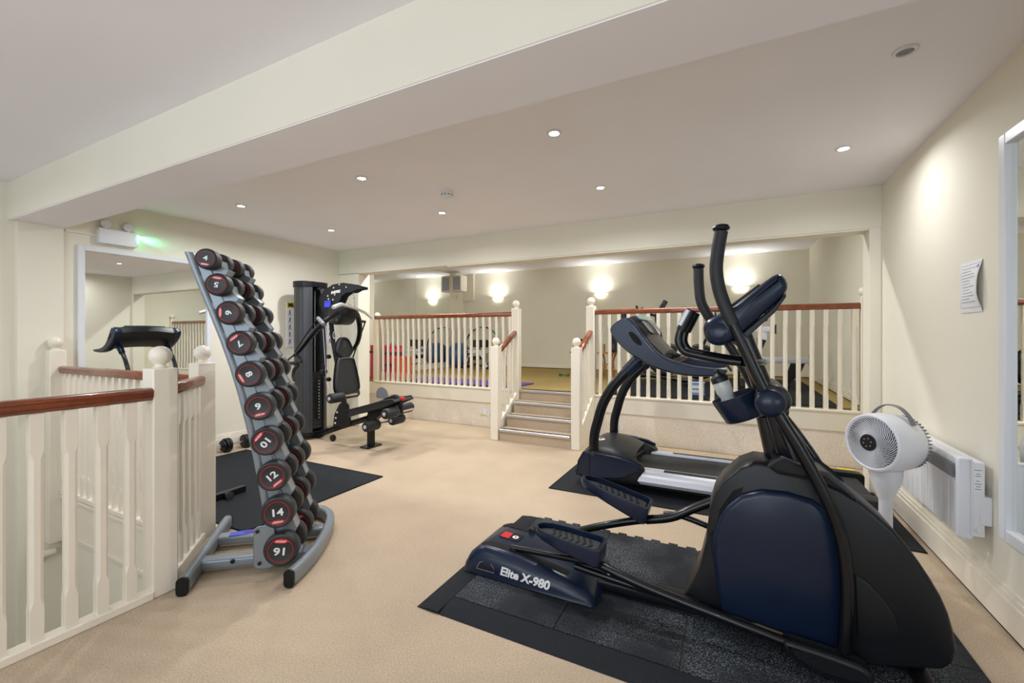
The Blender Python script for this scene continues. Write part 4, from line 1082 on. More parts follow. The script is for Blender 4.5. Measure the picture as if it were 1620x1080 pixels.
for k in range(13):
    a = math.radians(48 + 84 * k / 12); f = (k - 6) / 6
    q.append(mh @ V((f * .0 , 0, -.02 - .0)) + mh.to_3x3() @ V((.11 * f, R_ * .72 + .085 * (1 - abs(f) ** 2.4), 0)))
g.tube(q, .004, 8, flat=4.0, up=(0, 0, 1)); finish(g, 'carry_handle', greypl, hd_)

# ------------------------------------------------------------------ panel heater
ht = thing('panel_heater', 'long white electric panel heater on the right wall behind the fan', 'heater', (RX, 3.13, .31))
hx0, hx1 = .925, .985; hy0, hy1 = 2.70, 3.60; hz0, hz1 = .315, .69
g = G(); g.prism(rrect(hx1 - hx0, hz1 - hz0, .016, 3, (hx0 + hx1) / 2, (hz0 + hz1) / 2), hy0, hy1, XZ, .01, seg=3); hb_ = finish(g, 'casing', whitepl, ht)
g = G(); g.box(hx0 - .002, hx0 + .002, hy0 + .03, hy1 - .03, hz1 - .105, hz1 - .038); gl = finish(g, 'outlet_grille', greypl, hb_)
for k in range(7):
    z = hz1 - .098 + k * .0085; g = G(); g.box(hx0 - .0045, hx0 - .001, hy0 + .034, hy1 - .034, z, z + .0025); finish(g, 'louvre', mat('louvre_grey', (140, 145, 150), .4) if k == 0 else bpy.data.materials['louvre_grey'], gl)
for k in range(10):
    y = hy0 + .08 + k * (hy1 - hy0 - .16) / 9; g = G(); g.box(hx0 - .0015, hx0 + .001, y, y + .004, hz0 + .015, hz1 - .115); finish(g, 'front_groove', greywhite, hb_)
g = G(); g.box(hx1 - .004, hx1 + .04, hy0 + .012, hy1 - .012, hz0 + .015, hz1 - .02); finish(g, 'rear_housing', whitepl, ht, .004)
g = G(); g.box(hx1 + .02, RX, hy0 + .01, hy0 + .07, hz0 + .07, hz0 + .20); finish(g, 'wall_bracket', whitepl, ht, .005)
g = G(); g.box(hx1 + .02, RX, hy1 - .12, hy1 - .05, hz0 + .07, hz0 + .20); finish(g, 'wall_bracket', whitepl, ht, .005)
g = G(); g.lathe([(.011, -.004), (.011, .006), (.008, .009)], frame((hx1 + .018, hy0 + .012, hz0 + .045), (1, 0, 0), (0, 0, 1)), 16); finish(g, 'dial', whitepl, ht)
lb = frame((hx1 + .016, hy0 + .0115, hz1 - .10), (1, 0, 0), (0, 0, 1))
g = G(); g.prism(rrect(.034, .11, .002), 0, .0006, XY, m=lb); pl = finish(g, 'rating_label', paper, ht)
for z, w in ((.045, .026), (.028, .014), (.018, .02), (-.005, .012), (-.018, .024), (-.03, .016), (-.042, .022)):
    g = G(); g.box(-w / 2, w / 2, z - .0018, z + .0018, .0005, .001, lb); finish(g, 'print_line', inkgrey, pl)

# ------------------------------------------------------------------ multi gym
GY = 3.60
gym = thing('multi_gym', 'black multi-gym with a tall shrouded weight tower and padded seat against the left wall', 'exercise machine', (-4.1, GY, 0))
def gw(u, v, y=GY): return W(u, v, Y=y)
# tower
tw0, tw1, tz = -4.80, -4.48, 1.88
g = G(); pts = []
for k in range(13):
    a = math.radians(-90 - 180 * k / 12 + 90); pts.append((0, 0))
# near shroud: half cylinder facing the camera
def shroud(yc, sgn, x0, x1, z0, z1):
    g = G(); n = 14; ra = []; rb = []
    xc = (x0 + x1) / 2; r = (x1 - x0) / 2
    rs = []
    for z in (z0, z0 + .01, z1 - .01, z1):
        rs.append(g.ring([(xc + r * math.cos(PI * k / n), yc - sgn * r * .75 * math.sin(PI * k / n), z) for k in range(n + 1)]))
    g.skin(rs); return finish(g, 'tower_shroud', perf, gym)
# perforated look: a shroud with rows of small pierced holes in its colour
pm = bpy.data.materials['perforated_shroud']; nt = pm.node_tree; bs = nt.nodes['Principled BSDF']
tc = nt.nodes.new('ShaderNodeTexCoord'); mp = nt.nodes.new('ShaderNodeMapping'); mp.inputs['Scale'].default_value = (60, 60, 60)
vo = nt.nodes.new('ShaderNodeTexVoronoi'); vo.inputs['Scale'].default_value = 1.0; vo.inputs['Randomness'].default_value = 0
rp = nt.nodes.new('ShaderNodeMapRange'); rp.inputs['From Min'].default_value = .28; rp.inputs['From Max'].default_value = .36; rp.inputs['To Min'].default_value = 0; rp.inputs['To Max'].default_value = 1
mx = nt.nodes.new('ShaderNodeMix'); mx.data_type = 'RGBA'; mx.inputs[6].default_value = lin((14, 14, 16)); mx.inputs[7].default_value = lin((66, 68, 72))
nt.links.new(tc.outputs['Object'], mp.inputs[0]); nt.links.new(mp.outputs[0], vo.inputs['Vector']); nt.links.new(vo.outputs['Distance'], rp.inputs['Value'])
nt.links.new(rp.outputs[0], mx.inputs[0]); nt.links.new(mx.outputs[2], bs.inputs['Base Color'])
shroud(GY - .08, 1, tw0 + .05, tw1 + .01, .07, tz)
shroud(GY + .08, -1, tw0 + .05, tw1 + .01, .07, tz)
for z0, z1 in ((tz - .05, tz + .015), (.045, .09)):
    g = G(); pr = [(tw0 + .19 + .148 * math.cos(PI * k / 12), GY - .08 - .125 * math.sin(PI * k / 12)) for k in range(13)] + [(tw0 + .19 - .148 * math.cos(PI * k / 12), GY + .08 + .125 * math.sin(PI * k / 12)) for k in range(13)]
    g.prism(pr, z0, z1, XY, .004); finish(g, 'tower_cap', black, gym)
# weight stack and guide rods seen through the gap
for k in range(14):
    g = G(); z = .12 + k * .045; g.box(tw1 - .21, tw1 - .015, GY - .07, GY + .07, z, z + .041)
    pl_ = finish(g, 'weight_plate', stackm, gym, .002)
    if k > 8: pass
g = G(); g.box(tw1 - .20, tw1 - .02, GY - .05, GY + .05, .75, .80); finish(g, 'stack_cap', black, gym)
for y in (-.045, .045):
    g = G(); g.cyl((tw1 - .11, GY + y, .09), (tw1 - .11, GY + y, tz - .04), .009); finish(g, 'guide_rod', chrome, gym)
g = G(); g.box(tw0 + .06, tw0 + .12, GY - .06, GY + .06, .05, tz - .03); finish(g, 'tower_column', darkgrey, gym)
g = G(); g.box(tw1 + .012, tw1 + .02, GY - .012, GY + .03, .22, .74); nb_ = finish(g, 'number_strip', black, gym)
g = G()
for k in range(13):
    g = G(); g.box(tw1 + .0195, tw1 + .0205, GY - .006, GY + .006, .25 + k * .037, .258 + k * .037); finish(g, 'tick_mark', whiteprint, nb_)
# floor beam and rear foot
g = G(); g.box(-4.88, -4.42, GY - .03, GY + .03, .012, .065); finish(g, 'base_beam', black, gym, .004)
g = G(); g.box(-4.86, -4.80, GY - .30, GY + .30, .002, .05); finish(g, 'rear_foot', black, gym, .004)
q = [gw(478, 690), gw(520, 676), gw(560, 665), gw(598, 655)]
q = [V((-4.45, GY, .05)), gw(535, 676), gw(596, 657)]
q[1].z = .07 if q[1].z < .07 else q[1].z
g = G(); g.tube(q, .034, 4); finish(g, 'main_beam', black, gym, .004)
# front foot
ff = gw(587, 705); g = G(); g.prism(rrect(.085, .05, .012, 3, ff.x, GY), .012, .36, XY); finish(g, 'front_leg', black, gym)
g = G(); g.prism(rrect(.14, .22, .02, 3, ff.x, GY), .001, .014, XY, .003); finish(g, 'foot_plate', black, gym)
g = G(); wq = gw(530, 684); g.roll((wq.x, GY - .05, .04), (wq.x, GY - .01, .04), .038); finish(g, 'transport_wheel', black, gym)
# seat mast
g = G(); g.tube([gw(540, 676), gw(546, 640), gw(538, 600), gw(527, 540), gw(523, 500)], [.036] * 5, 4); finish(g, 'seat_mast', black, gym, .004)
pl_ = WXZ([(528, 674), (530, 655), (537, 640), (545, 632), (552, 640), (556, 674)], GY - .04)
g = G(); g.prism(pl_, GY - .05, GY - .035, XZ, .002); ap = finish(g, 'adjuster_plate', black, gym)
for u, v in ((533, 652), (531, 661), (530, 669)):
    p = gw(u, v, GY - .052); g = G(); g.cyl((p.x, GY - .052, p.z), (p.x, GY - .0485, p.z), .012, n=12); finish(g, 'adjuster_hole', whiteprint, ap)
# pads (they face +X and a little toward the camera)
def pad(name, c, w, h, th, tilt, taper, mat_=vinyl):
    ax = V((.33, -.94, 0)).normalized(); up2 = V((-.10, -.035, 1)).normalized() if tilt == 0 else V(tilt).normalized()
    m = frame(c, (0, 1, 0), up2)
    o_ = [(-w / 2 * taper, h / 2 - .05), (-w / 2 * taper + .05, h / 2), (w / 2 * taper - .05, h / 2), (w / 2 * taper, h / 2 - .05), (w / 2, -h / 2 + .08), (w / 2 - .07, -h / 2), (-w / 2 + .07, -h / 2), (-w / 2, -h / 2 + .08)]
    g = G(); g.prism(cr(o_, 3, True), -th / 2, th / 2, XY, .02, m=m, seg=3); return finish(g, name, mat_, gym)
hp_ = W(537, 550, X=-4.02); bp_ = W(543, 594, X=-4.02)
pad('head_pad', V((-4.04, GY, hp_.z + .0)), .25, .235, .06, 0, .72)
pad('back_pad', V((-4.00, GY, bp_.z)), .36, .42, .07, 0, .72)
for z_ in (.99 - .1,):
    g = G(); g.box(-4.06, -4.03, GY - .03, GY + .03, bp_.z - .15, hp_.z + .08); finish(g, 'pad_carrier', darkgrey, gym)
for u, v in ((519, 564), (519, 600)):
    p = gw(u, v, GY - .1); g = G(); g.lathe([(.010, -.03), (.024, -.025), (.026, .0), (.022, .012)], frame(p, (1, 0, 0), (0, 0, 1)), 16); finish(g, 'adjuster_knob', black, gym)
# seat and leg developer
st_ = WXZ([(548, 655), (549, 648), (580, 640), (604, 633), (622, 630), (626, 636), (604, 646), (575, 653), (552, 660)], GY - .14)
g = G(); g.prism(st_, GY - .155, GY + .155, XZ, .012, seg=3); finish(g, 'seat_pad', vinyl, gym)
g = G(); g.prism(WXZ([(586, 645), (589, 640), (602, 634), (620, 626), (629, 628), (632, 640), (612, 650), (600, 660), (592, 668), (584, 664)], GY), GY - .035, GY + .035, XZ, .004); finish(g, 'leg_developer_joint', black, gym)
g = G(); g.tube(cr([gw(604, 642), gw(618, 630), gw(628, 628), gw(634, 640), gw(634, 652)], 4), .026, 8); finish(g, 'leg_developer_arm', black, gym)
def roller(u, v, yc, L, r=.055):
    p = W(u, v, Y=yc); g = G(); g.roll((p.x, yc - L / 2, p.z), (p.x, yc + L / 2, p.z), r, .018, 20); f = finish(g, 'foam_roller', gripfoam, gym)
    for s_ in (-1, 1):
        g = G(); g.lathe([(.020, -.004), (.020, .004), (.014, .006)], frame((p.x, yc + s_ * (L / 2 + .001), p.z), (s_ * -1, 0, 0) if s_ > 0 else (1, 0, 0), (0, 0, 1)), 14); finish(g, 'roller_cap', silver, f)
    return p
for u, v, yc in ((532, 629, GY - .20), (556, 622, GY + .20), (588, 673, GY - .17), (618, 653, GY - .17), (628, 663, GY + .02 + .12), (642, 645, GY + .22)):
    roller(u, v, yc, .19)
for u, v in ((544, 626), (607, 668), (634, 651)):
    p = W(u, v, Y=GY); g = G(); g.cyl((p.x, GY - .2, p.z), (p.x, GY + .2, p.z), .012); finish(g, 'roller_bar', chrome, gym)
p = W(605, 624, Y=GY + .06); g = G(); g.prism([(p.x + .085 * math.cos(math.radians(a)), p.z + .085 * math.sin(math.radians(a))) for a in range(-30, 211, 15)], GY + .05, GY + .058, XZ); finish(g, 'range_dial', greypl, gym)
p = W(638, 631, Y=GY - .05); g = G(); g.roll((p.x - .03, GY - .05, p.z), (p.x + .01, GY - .05, p.z + .005), .019, .006); finish(g, 'red_pin_knob', red, gym)
# mast top arch
ar = [(505, 482), (506, 470), (514, 458), (527, 450), (543, 447), (556, 449), (566, 452), (572, 453), (572, 457), (564, 458), (557, 462), (548, 463), (541, 468), (536, 480), (535, 495), (531, 505), (524, 512), (516, 505), (512, 492)]
for yy in (GY - .055, GY + .035):
    g = G(); g.prism(WXZ(ar, GY - .05) if True else 0, yy, yy + .012, XZ, .002); pa_ = finish(g, 'arch_plate', black, gym)
    if yy < GY:
        for u, v in ((520, 473), (528, 455), (537, 450), (548, 454), (519, 468), (530, 466), (527, 474)):
            p = W(u, v, Y=yy); g = G(); g.cyl((p.x, yy - .004, p.z), (p.x, yy + .002, p.z), .011, n=10); finish(g, 'bolt', chrome, pa_)
        p = W(531, 462, Y=yy); text('INSPIRE', .045, frame((p.x, yy - .0015, p.z), (1, 0, .1), (0, 0, 1)), whiteprint, pa_, bold=.001, shear=.2)
g = G(); g.tube([V((tw1 - .10, GY, tz - .05)), V((tw1 + .08, GY, tz - .09)), gw(512, 470)], .03, 4); finish(g, 'top_tie', black, gym)
g = G(); p = gw(569, 455); g.tube([gw(560, 454), p], .012, 8); finish(g, 'hook_end', black, gym)
p = W(519, 481, Y=GY - .06); g = G(); g.prism(rrect(.09, .075, .008, 3, p.x, p.z), GY - .08, GY - .056, XZ, .004); finish(g, 'blue_display', blueprint, gym)
# hub
hbp = gw(541, 497); g = G(); g.roll((hbp.x, GY - .11, hbp.z), (hbp.x, GY + .11, hbp.z), .125, .02, 28); hbo = finish(g, 'cam_hub', black, gym)
for k in range(6):
    a = k * PI / 3; g = G(); g.cyl((hbp.x + .08 * math.cos(a), GY - .112, hbp.z + .08 * math.sin(a)), (hbp.x + .08 * math.cos(a), GY - .108, hbp.z + .08 * math.sin(a)), .016, n=12); finish(g, 'hub_hole', darkgrey, hbo)
# press arms
near = [W(u, v, Y=y) for u, v, y in [(546, 489, 3.46), (530, 497, 3.36), (515, 507, 3.28), (500, 522, 3.22), (485, 540, 3.18), (473, 555, 3.16), (466, 562, 3.16)]]
g = G(); g.tube(cr(near, 4), [.036 - .0007 * k for k in range(25)], 10); finish(g, 'press_arm', tubeblack, gym)
far = [W(u, v, Y=y) for u, v, y in [(552, 489, 3.74), (562, 494, 3.90), (568, 508, 4.0), (569, 526, 4.05), (565, 543, 4.07), (557, 554, 4.07), (548, 563, 4.07)]]
g = G(); g.tube(cr(far, 4), [.040 - .0008 * k for k in range(25)], 10); finish(g, 'press_arm', tubeblack, gym)
for pts_, L in (([(466, 562, 3.16), (452, 575, 3.10), (452, 576, 3.10)], 0), ):
    pass
a = W(451, 575, Y=3.10); b = W(471, 574, Y=3.14)
g = G(); g.tube([W(467, 560, Y=3.14), W(458, 567, Y=3.12), a], .009, 8); g.tube([W(467, 560, Y=3.14), W(475, 566, Y=3.14), W(478, 572, Y=3.14), b], .014, 8); finish(g, 'handle_bracket', black, gym)
g = G(); g.roll(a, b, .019, .004, 14); finish(g, 'hand_grip', gripfoam, gym)
g = G(); g.tube(cr([W(472, 578, Y=3.14), W(466, 584, Y=3.14), W(464, 593, Y=3.14), W(466, 602, Y=3.14)], 4), .019, 10); finish(g, 'hand_grip', gripfoam, gym)
g = G(); g.roll(W(503, 503, Y=3.24), W(512, 513, Y=3.20), .022, .004, 14); finish(g, 'arm_sleeve', greypl, gym)
g = G(); g.tube([W(500, 508, Y=3.24), W(485, 528, Y=3.2), W(467, 556, Y=3.15)], .008, 6); finish(g, 'arm_link', black, gym)
g = G(); g.tube([W(578, 509, Y=4.12), W(567, 540, Y=4.12), W(557, 569, Y=4.10)], .009, 6); g.tube([W(567, 507, Y=4.02), W(578, 509, Y=4.12)], .018, 8); finish(g, 'arm_link', black, gym)
g = G(); g.roll(W(545, 569, Y=4.06), W(557, 570, Y=4.10), .018, .004, 14); finish(g, 'hand_grip', gripfoam, gym)
# lat bar
lb_ = [W(527, 486, Y=3.16), W(540, 481, Y=3.28), W(561, 487, Y=3.62), W(577, 494, Y=3.98), W(588, 503, Y=4.12)]
g = G(); g.tube(lb_, .017, 12); g2 = tag(finish(g, 'lat_bar', offwhite_metal), 'pale bent lat pull-down bar hanging from the gym arch', 'bar')
g = G(); g.roll(lb_[0], lb_[0] + (lb_[1] - lb_[0]) * .95, .021, .004, 12); finish(g, 'grip', offwhite_metal, g2)
c0_ = W(559, 463, Y=3.60); c1_ = lb_[2]
ch = thing('hanging_chain', 'short steel chain holding the lat bar below the arch', 'chain', tuple(c1_))
n = 7
for k in range(n):
    c_ = c0_ + (c1_ - c0_) * ((k + .5) / n); h_ = (c0_ - c1_).length / n
    g = G(); rr_ = M.Translation(c_) @ M.Rotation(PI / 2 * (k % 2), 4, 'Z') @ M.Rotation(PI / 2, 4, 'X') @ M.Scale(1.35, 4, (0, 1, 0))
    g.torus(rr_, h_ * .40, .0035, 14, 6); finish(g, 'link', chrome, ch)
# cables and carabiner
for pts_ in ([(511, 520), (516, 600), (522, 660)], [(515, 515), (521, 600), (527, 655)], [(518, 512), (519, 570)]):
    g = G(); g.tube([W(u, v, Y=GY - .05) for u, v in pts_], .0035, 6); finish(g, 'cable', silver, gym)
p = W(512, 585, Y=GY - .05); g = G(); g.prism(rrect(.05, .15, .012, 3, p.x, p.z), GY - .07, GY - .03, XZ, .004); finish(g, 'pulley_block', black, gym)
g = G(); g.roll((p.x, GY - .085, p.z - .02), (p.x, GY - .02, p.z - .02), .035, .006); finish(g, 'pulley', black, gym)
p = W(529, 530, Y=GY - .08); g = G(); g.torus(M.Translation(p) @ M.Rotation(PI / 2, 4, 'X') @ M.Scale(1.9, 4, (0, 1, 0)), .020, .0045, 20, 6); finish(g, 'snap_hook', chrome, gym)
p = W(540, 535, X=-4.10); g = G(); g.box(p.x - .01, p.x + .01, GY - .012, GY + .012, p.z - .06, p.z + .06); finish(g, 'headrest_post', silver, gym)

# ------------------------------------------------------------------ chrome dumbbells and bar on the mat
def adj(name_loc, dirv, lab, n=2, R0=.074):
    t = thing('adjustable_dumbbell', lab, 'dumbbell', name_loc); c = V(name_loc); d = V(dirv).normalized()
    c = V((c.x, c.y, c.z + R0))
    g = G(); g.cyl(c - d * .19, c + d * .19, .0125); finish(g, 'chrome_bar', chrome, t)
    for s_ in (-1, 1):
        for k, (r, th) in enumerate(((R0, .026), (R0, .026), (R0 * .8, .022))[:n + 1]):
            o_ = .075 + sum(((.026, .026, .022))[:k]) + .002 * k
            a = c + d * s_ * o_; b = a + d * s_ * th
            g = G(); g.roll(a, b, r, .006, 28); finish(g, 'plate', black, t)
        a = c + d * s_ * (.16); g = G(); g.cyl(a, a + d * s_ * .016, .022, n=6); finish(g, 'collar_nut', chrome, t)
    return t
p = W(369, 694, Z=.07)
adj((-4.815, 2.83, .001), (-.02, .99, 0), 'chrome-barred plate dumbbell on the carpet, standing clear behind the mat corner')
p = W(326, 698, Z=.07)
adj((-4.80, 2.42, .001), (-.12, .98, 0), 'black plate dumbbell half hidden behind the corner newel', 2, .055)
a = W(300, 799, Z=.035); b = W(387, 771, Z=.035)
t = thing('black_bar', 'short black square steel bar with a round boss lying on the large mat', 'bar', ((a.x + b.x) / 2, (a.y + b.y) / 2, .0105))
d = (b - a); d.z = 0; L = d.length; d.normalize(); mm = frame((a.x, a.y, .0105), d, V((0, 0, 1)).cross(d))
g = G(); g.box(0, L, -.022, .022, 0, .044, mm); bb = finish(g, 'square_tube', black, t, .003)
g = G(); g.cyl(mm @ V((L * .60, -.022, .024)), mm @ V((L * .60, -.075, .024)), .020); finish(g, 'boss', black, t)
g = G(); g.lathe([(.030, 0), (.030, .006), (.012, .008)], frame(mm @ V((L * .60, -.068, .024)), d, V((0, 0, 1))), 18); finish(g, 'flange', darkgrey, t)
t = thing('hand_bottle', 'small red and black bottle standing behind the lower dumbbells of the rack', 'bottle', (-2.36, 2.33, 0))
p = W(484, 770, Z=.22); 
bx_ = W(484, 830, Z=.0); t.location = (bx_.x, bx_.y, 0); MW[t.name] = M.Translation((bx_.x, bx_.y, 0))
g = G(); g.lathe([(.032, .001), (.035, .01), (.035, .17), (.025, .20)], M.Translation((bx_.x, bx_.y, 0)), 20); bd = finish(g, 'body', black, t)
g = G(); g.lathe([(.0355, .11), (.0355, .15)], M.Translation((bx_.x, bx_.y, 0)), 20); finish(g, 'red_band', red, bd)
g = G(); g.lathe([(.024, .20), (.026, .205), (.026, .235), (.018, .24)], M.Translation((bx_.x, bx_.y, 0)), 16); finish(g, 'red_cap', red, t)

# ------------------------------------------------------------------ on the platform, left part
zf = UZ
def block(name, lab, cat, x0, x1, y0, y1, h, m, grp=None, straps=None):
    t = thing(name, lab, cat, ((x0 + x1) / 2, (y0 + y1) / 2, zf), grp)
    g = G(); g.prism(rrect(x1 - x0, y1 - y0, .02, 3, (x0 + x1) / 2, (y0 + y1) / 2), zf + .001, zf + h, XY, .012); b = finish(g, 'body', m, t)
    for z in (straps or ()):
        g = G(); g.prism(rrect(x1 - x0 + .006, y1 - y0 + .006, .022, 3, (x0 + x1) / 2, (y0 + y1) / 2), zf + z, zf + z + .035, XY); finish(g, 'strap', darkgrey, t)
    g = G(); xm = (x0 + x1) / 2; g.tube(cr([(xm - .06, (y0 + y1) / 2, zf + h), (xm - .03, (y0 + y1) / 2, zf + h + .035), (xm + .03, (y0 + y1) / 2, zf + h + .035), (xm + .06, (y0 + y1) / 2, zf + h)], 4), .007, 6); finish(g, 'handle', darkgrey, t)
    return t
block('foam_block', 'tall pink foam block standing nearest the gym, on the platform edge', 'foam block', -5.28, -5.10, 5.22, 5.62, .55, pink, None, (.42,))
block('foam_block', 'second tall pink foam block behind the platform balustrade, beside the orange one', 'foam block', -5.06, -4.86, 5.24, 5.62, .54, pink, None, (.40, .22))
block('foam_block', 'low orange foam block behind the platform balustrade', 'foam block', -4.82, -4.70, 5.26, 5.62, .36, orange)
c = V((-5.34, 7.92, zf + .275))
g = G(); g.ball(c, .275, n=40); bl = tag(finish(g, 'exercise_ball', ballm, ang=80), 'large blue exercise ball against the mirror panels on the platform', 'ball')
g = G()
for k in (-2, -1, 0, 1, 2):
    zz = k * .085; r = math.sqrt(.275 ** 2 - zz ** 2)
    g.torus(M.Translation(c + V((0, 0, zz))), r, .0025, 40, 6)
o = finish(g, 'rib_line', ballm, bl); o['kind'] = 'stuff'
hm = M.Translation((-5.09, 8.47, zf + .46)) @ M.Rotation(math.radians(90 - 7), 4, 'X')
hp_ = thing('exercise_hoop', 'teal and black hoop leaning on the platform back wall behind the blue ball', 'hoop', (-5.09, 8.44, zf))
for k in range(12):
    g = G(); g.torus(hm, .44, .016, 5, 8, 2 * PI * k / 12, 2 * PI * (k + 1) / 12); finish(g, 'segment', teal if k % 2 else black, hp_)
# ab bench: white frame, dark pads
bx, by = -4.80, 7.90
t = thing('folded_bench', 'white-framed folded bench with dark pads beside the blue ball', 'bench', (bx, by, zf))
for y in (-.15, .15):
    g = G(); g.tube(cr([(bx - .30, by + y, zf + .03), (bx - .12, by + y, zf + .30), (bx + .10, by + y, zf + .33), (bx + .28, by + y, zf + .03)], 4), .022, 8); finish(g, 'leg', whitepl, t)
g = G(); g.prism(rrect(.42, .34, .04, 3, bx, by), zf + .33, zf + .40, XY, .02); finish(g, 'seat_shell', whitepl, t)
g = G(); g.prism(rrect(.40, .16, .03, 3, bx, zf + .53), by - .05, by + .05, XZ, .015); finish(g, 'back_pad', vinyl, t)
g = G(); g.box(bx - .02, bx + .02, by - .02, by + .02, zf + .38, zf + .60); finish(g, 'pad_post', darkgrey, t)
for x in (-.33, .31):
    g = G(); g.roll((bx + x, by - .2, zf + .031), (bx + x, by + .2, zf + .031), .028); finish(g, 'foot', black, t)
g = G(); g.roll((bx - .1, by - .24, zf + .22), (bx - .1, by + .24, zf + .22), .045, .012); finish(g, 'foam_roller', vinyl, t)
# purple mat
g = G(); g.prism([(-4.55, 5.20), (-2.60, 5.18), (-2.56, 5.74), (-4.52, 5.80)], zf + .001, zf + .013, XY, .004)
tag(finish(g, 'exercise_mat', purple), 'purple exercise mat lying on the platform behind the balustrade', 'mat')
# louvred wall unit and boxing-in
t = thing('louvred_wall_unit', 'cream louvred air unit high in the platform corner beside the mirror panels', 'air unit', (UX, 8.22, 2.2))
x0, x1, y0, y1, z0, z1 = UX, UX + .28, 8.05, 8.30, 2.235, 2.60
g = G(); g.box(x0, x1, y0, y1, z0, z1); bd = finish(g, 'casing', ivory, t, .012)
g = G(); g.box(x0 + .06, x1 - .03, y0 - .003, y0 + .001, z0 + .03, z1 - .035); gl = finish(g, 'grille', greypl, bd)
for k in range(11):
    z = z0 + .042 + k * .027; g = G(); g.box(x0 + .065, x1 - .035, y0 - .010, y0 - .002, z, z + .008); finish(g, 'louvre', greywhite, gl)
g = G(); g.box(UX, UX + .045, 8.27, 8.36, 2.09, 2.16); tag(finish(g, 'junction_box', ivory), 'small cream junction box under the louvred unit', 'junction box')
g = G(); g.box(UX + .002, -5.36, UY - .05, UY, 2.06, UCZ); struct(g, 'trim_boxing', wall_m, .003)

# ------------------------------------------------------------------ on the platform, right part
def stool(x, y, lab):
    t = thing('cane_stool', lab, 'stool', (x, y, zf), 'cane stools by the back wall')
    g = G(); g.prism(circ(.175, 24, x, y), zf + .40, zf + .425, XY, .006); finish(g, 'top', cane, t)
    for k in range(4):
        a = PI / 4 + k * PI / 2; ca, sa = math.cos(a), math.sin(a)
        g = G(); g.tube(cr([(x + .15 * ca, y + .15 * sa, zf + .40), (x + .105 * ca, y + .105 * sa, zf + .28), (x + .10 * ca, y + .10 * sa, zf + .14), (x + .15 * ca, y + .15 * sa, zf + .002)], 4), .015, 8); finish(g, 'leg', cane, t)
        g = G(); q = []
        for j in range(13):
            an = 2 * PI * j / 12; q.append((x + (.105 + .0) * ca + .045 * math.cos(an) * -sa, y + .105 * sa + .045 * math.cos(an) * ca, zf + .15 + .045 * math.sin(an)))
        g.tube(q, .007, 6); finish(g, 'curl', cane, t)
    g = G(); g.torus(M.Translation((x, y, zf + .22)), .105, .010, 24, 6); finish(g, 'hoop', cane, t)
def speaker(x, y, z, lab, h=.22, w=.16):
    t = thing('speaker', lab, 'speaker', (x, y, z), 'black speakers on the cane stools')
    g = G(); g.prism(rrect(w, .14, .01, 3, x, y), z + .001, z + h, XY, .006); b = finish(g, 'cabinet', black, t)
    g = G(); g.lathe([(w * .32, 0), (w * .32, .003), (w * .22, -.002), (.01, -.004)], frame((x, y - .0715, z + h * .35), (1, 0, 0), (0, 0, 1)), 20); finish(g, 'driver', darkgrey, b)
p = W(907, 596, Z=zf); stool(p.x + .07, 7.15, 'cane stool left of the right-hand upper newel, seen past the steps')
speaker(p.x + .12, 7.15, zf + .425, 'black speaker on the cane stool nearer the steps')
p = W(957, 598, Z=zf); stool(-1.83, 7.1, 'cane stool with a bowl of fruit shelf behind the first balusters right of the steps'.replace(' with a bowl of fruit shelf', ''))
speaker(-1.74, 7.1, zf + .425, 'tall black speaker on the cane stool behind the balusters', .30, .14)
g = G(); x_, y_ = -1.92, 7.08; g.prism(rrect(.10, .08, .01, 3, x_, y_), zf + .426, zf + .56, XY, .004); tag(finish(g, 'storage_box', mat('tan_card', (176, 140, 96), .7)), 'small tan box on the cane stool beside the tall speaker', 'box')
p = W(892, 593, Z=zf + .02)
t = thing('hand_weight', 'small green hand weight on the platform carpet beside the cane stool', 'hand weight', (p.x, p.y, zf))
g = G(); g.cyl((p.x - .05, p.y, zf + .028), (p.x + .05, p.y, zf + .028), .012); finish(g, 'bar', green, t)
for s_ in (-1, 1):
    g = G(); g.roll((p.x + s_ * .05, p.y, zf + .028), (p.x + s_ * .09, p.y, zf + .028), .027, .006, 8); finish(g, 'head', green, t)
for x0, x1, y0, y1, lab in ((-1.38, -.22, 5.18, 7.15, 'black rubber mat under the upright exercise bike on the platform'), (-.20, .95, 5.18, 7.95, 'black rubber mat under the rowing machine on the platform')):
    g = G(); g.prism([(x0, y0), (x1, y0), (x1, y1), (x0, y1)], zf + .001, zf + .009, XY, .003); tag(finish(g, 'rubber_mat', rubber), lab, 'mat')
# upright bike
bx, by = -1.02, 6.55; Z = lambda h: zf + .009 + h
t = thing('exercise_bike', 'black upright exercise bike on the platform behind the treadmill console', 'exercise machine', (bx, by, zf + .009))
for x in (-.42, .48):
    g = G(); g.prism(rrect(.07, .045, .02, 3, bx + x, Z(.024)), by - .24, by + .24, XZ, .006); finish(g, 'stabiliser', black, t)
g = G(); g.tube([(bx - .42, by, Z(.06)), (bx - .1, by, Z(.12)), (bx + .48, by, Z(.06))], .035, 8); finish(g, 'base_tube', black, t)
g = G(); g.prism([(bx + .18 + .26 * math.cos(a * PI / 14), Z(.36) + .23 * math.sin(a * PI / 14)) for a in range(28)], by - .07, by + .07, XZ, .02); fw = finish(g, 'flywheel_cover', black, t)
g = G(); g.cyl((bx + .18, by - .075, Z(.36)), (bx + .18, by - .071, Z(.36)), .13, n=28); finish(g, 'cover_disc', silver, fw)
g = G(); g.tube([(bx - .10, by, Z(.12)), (bx - .20, by, Z(.55)), (bx - .23, by, Z(.76))], .028, 8); finish(g, 'seat_post', black, t)
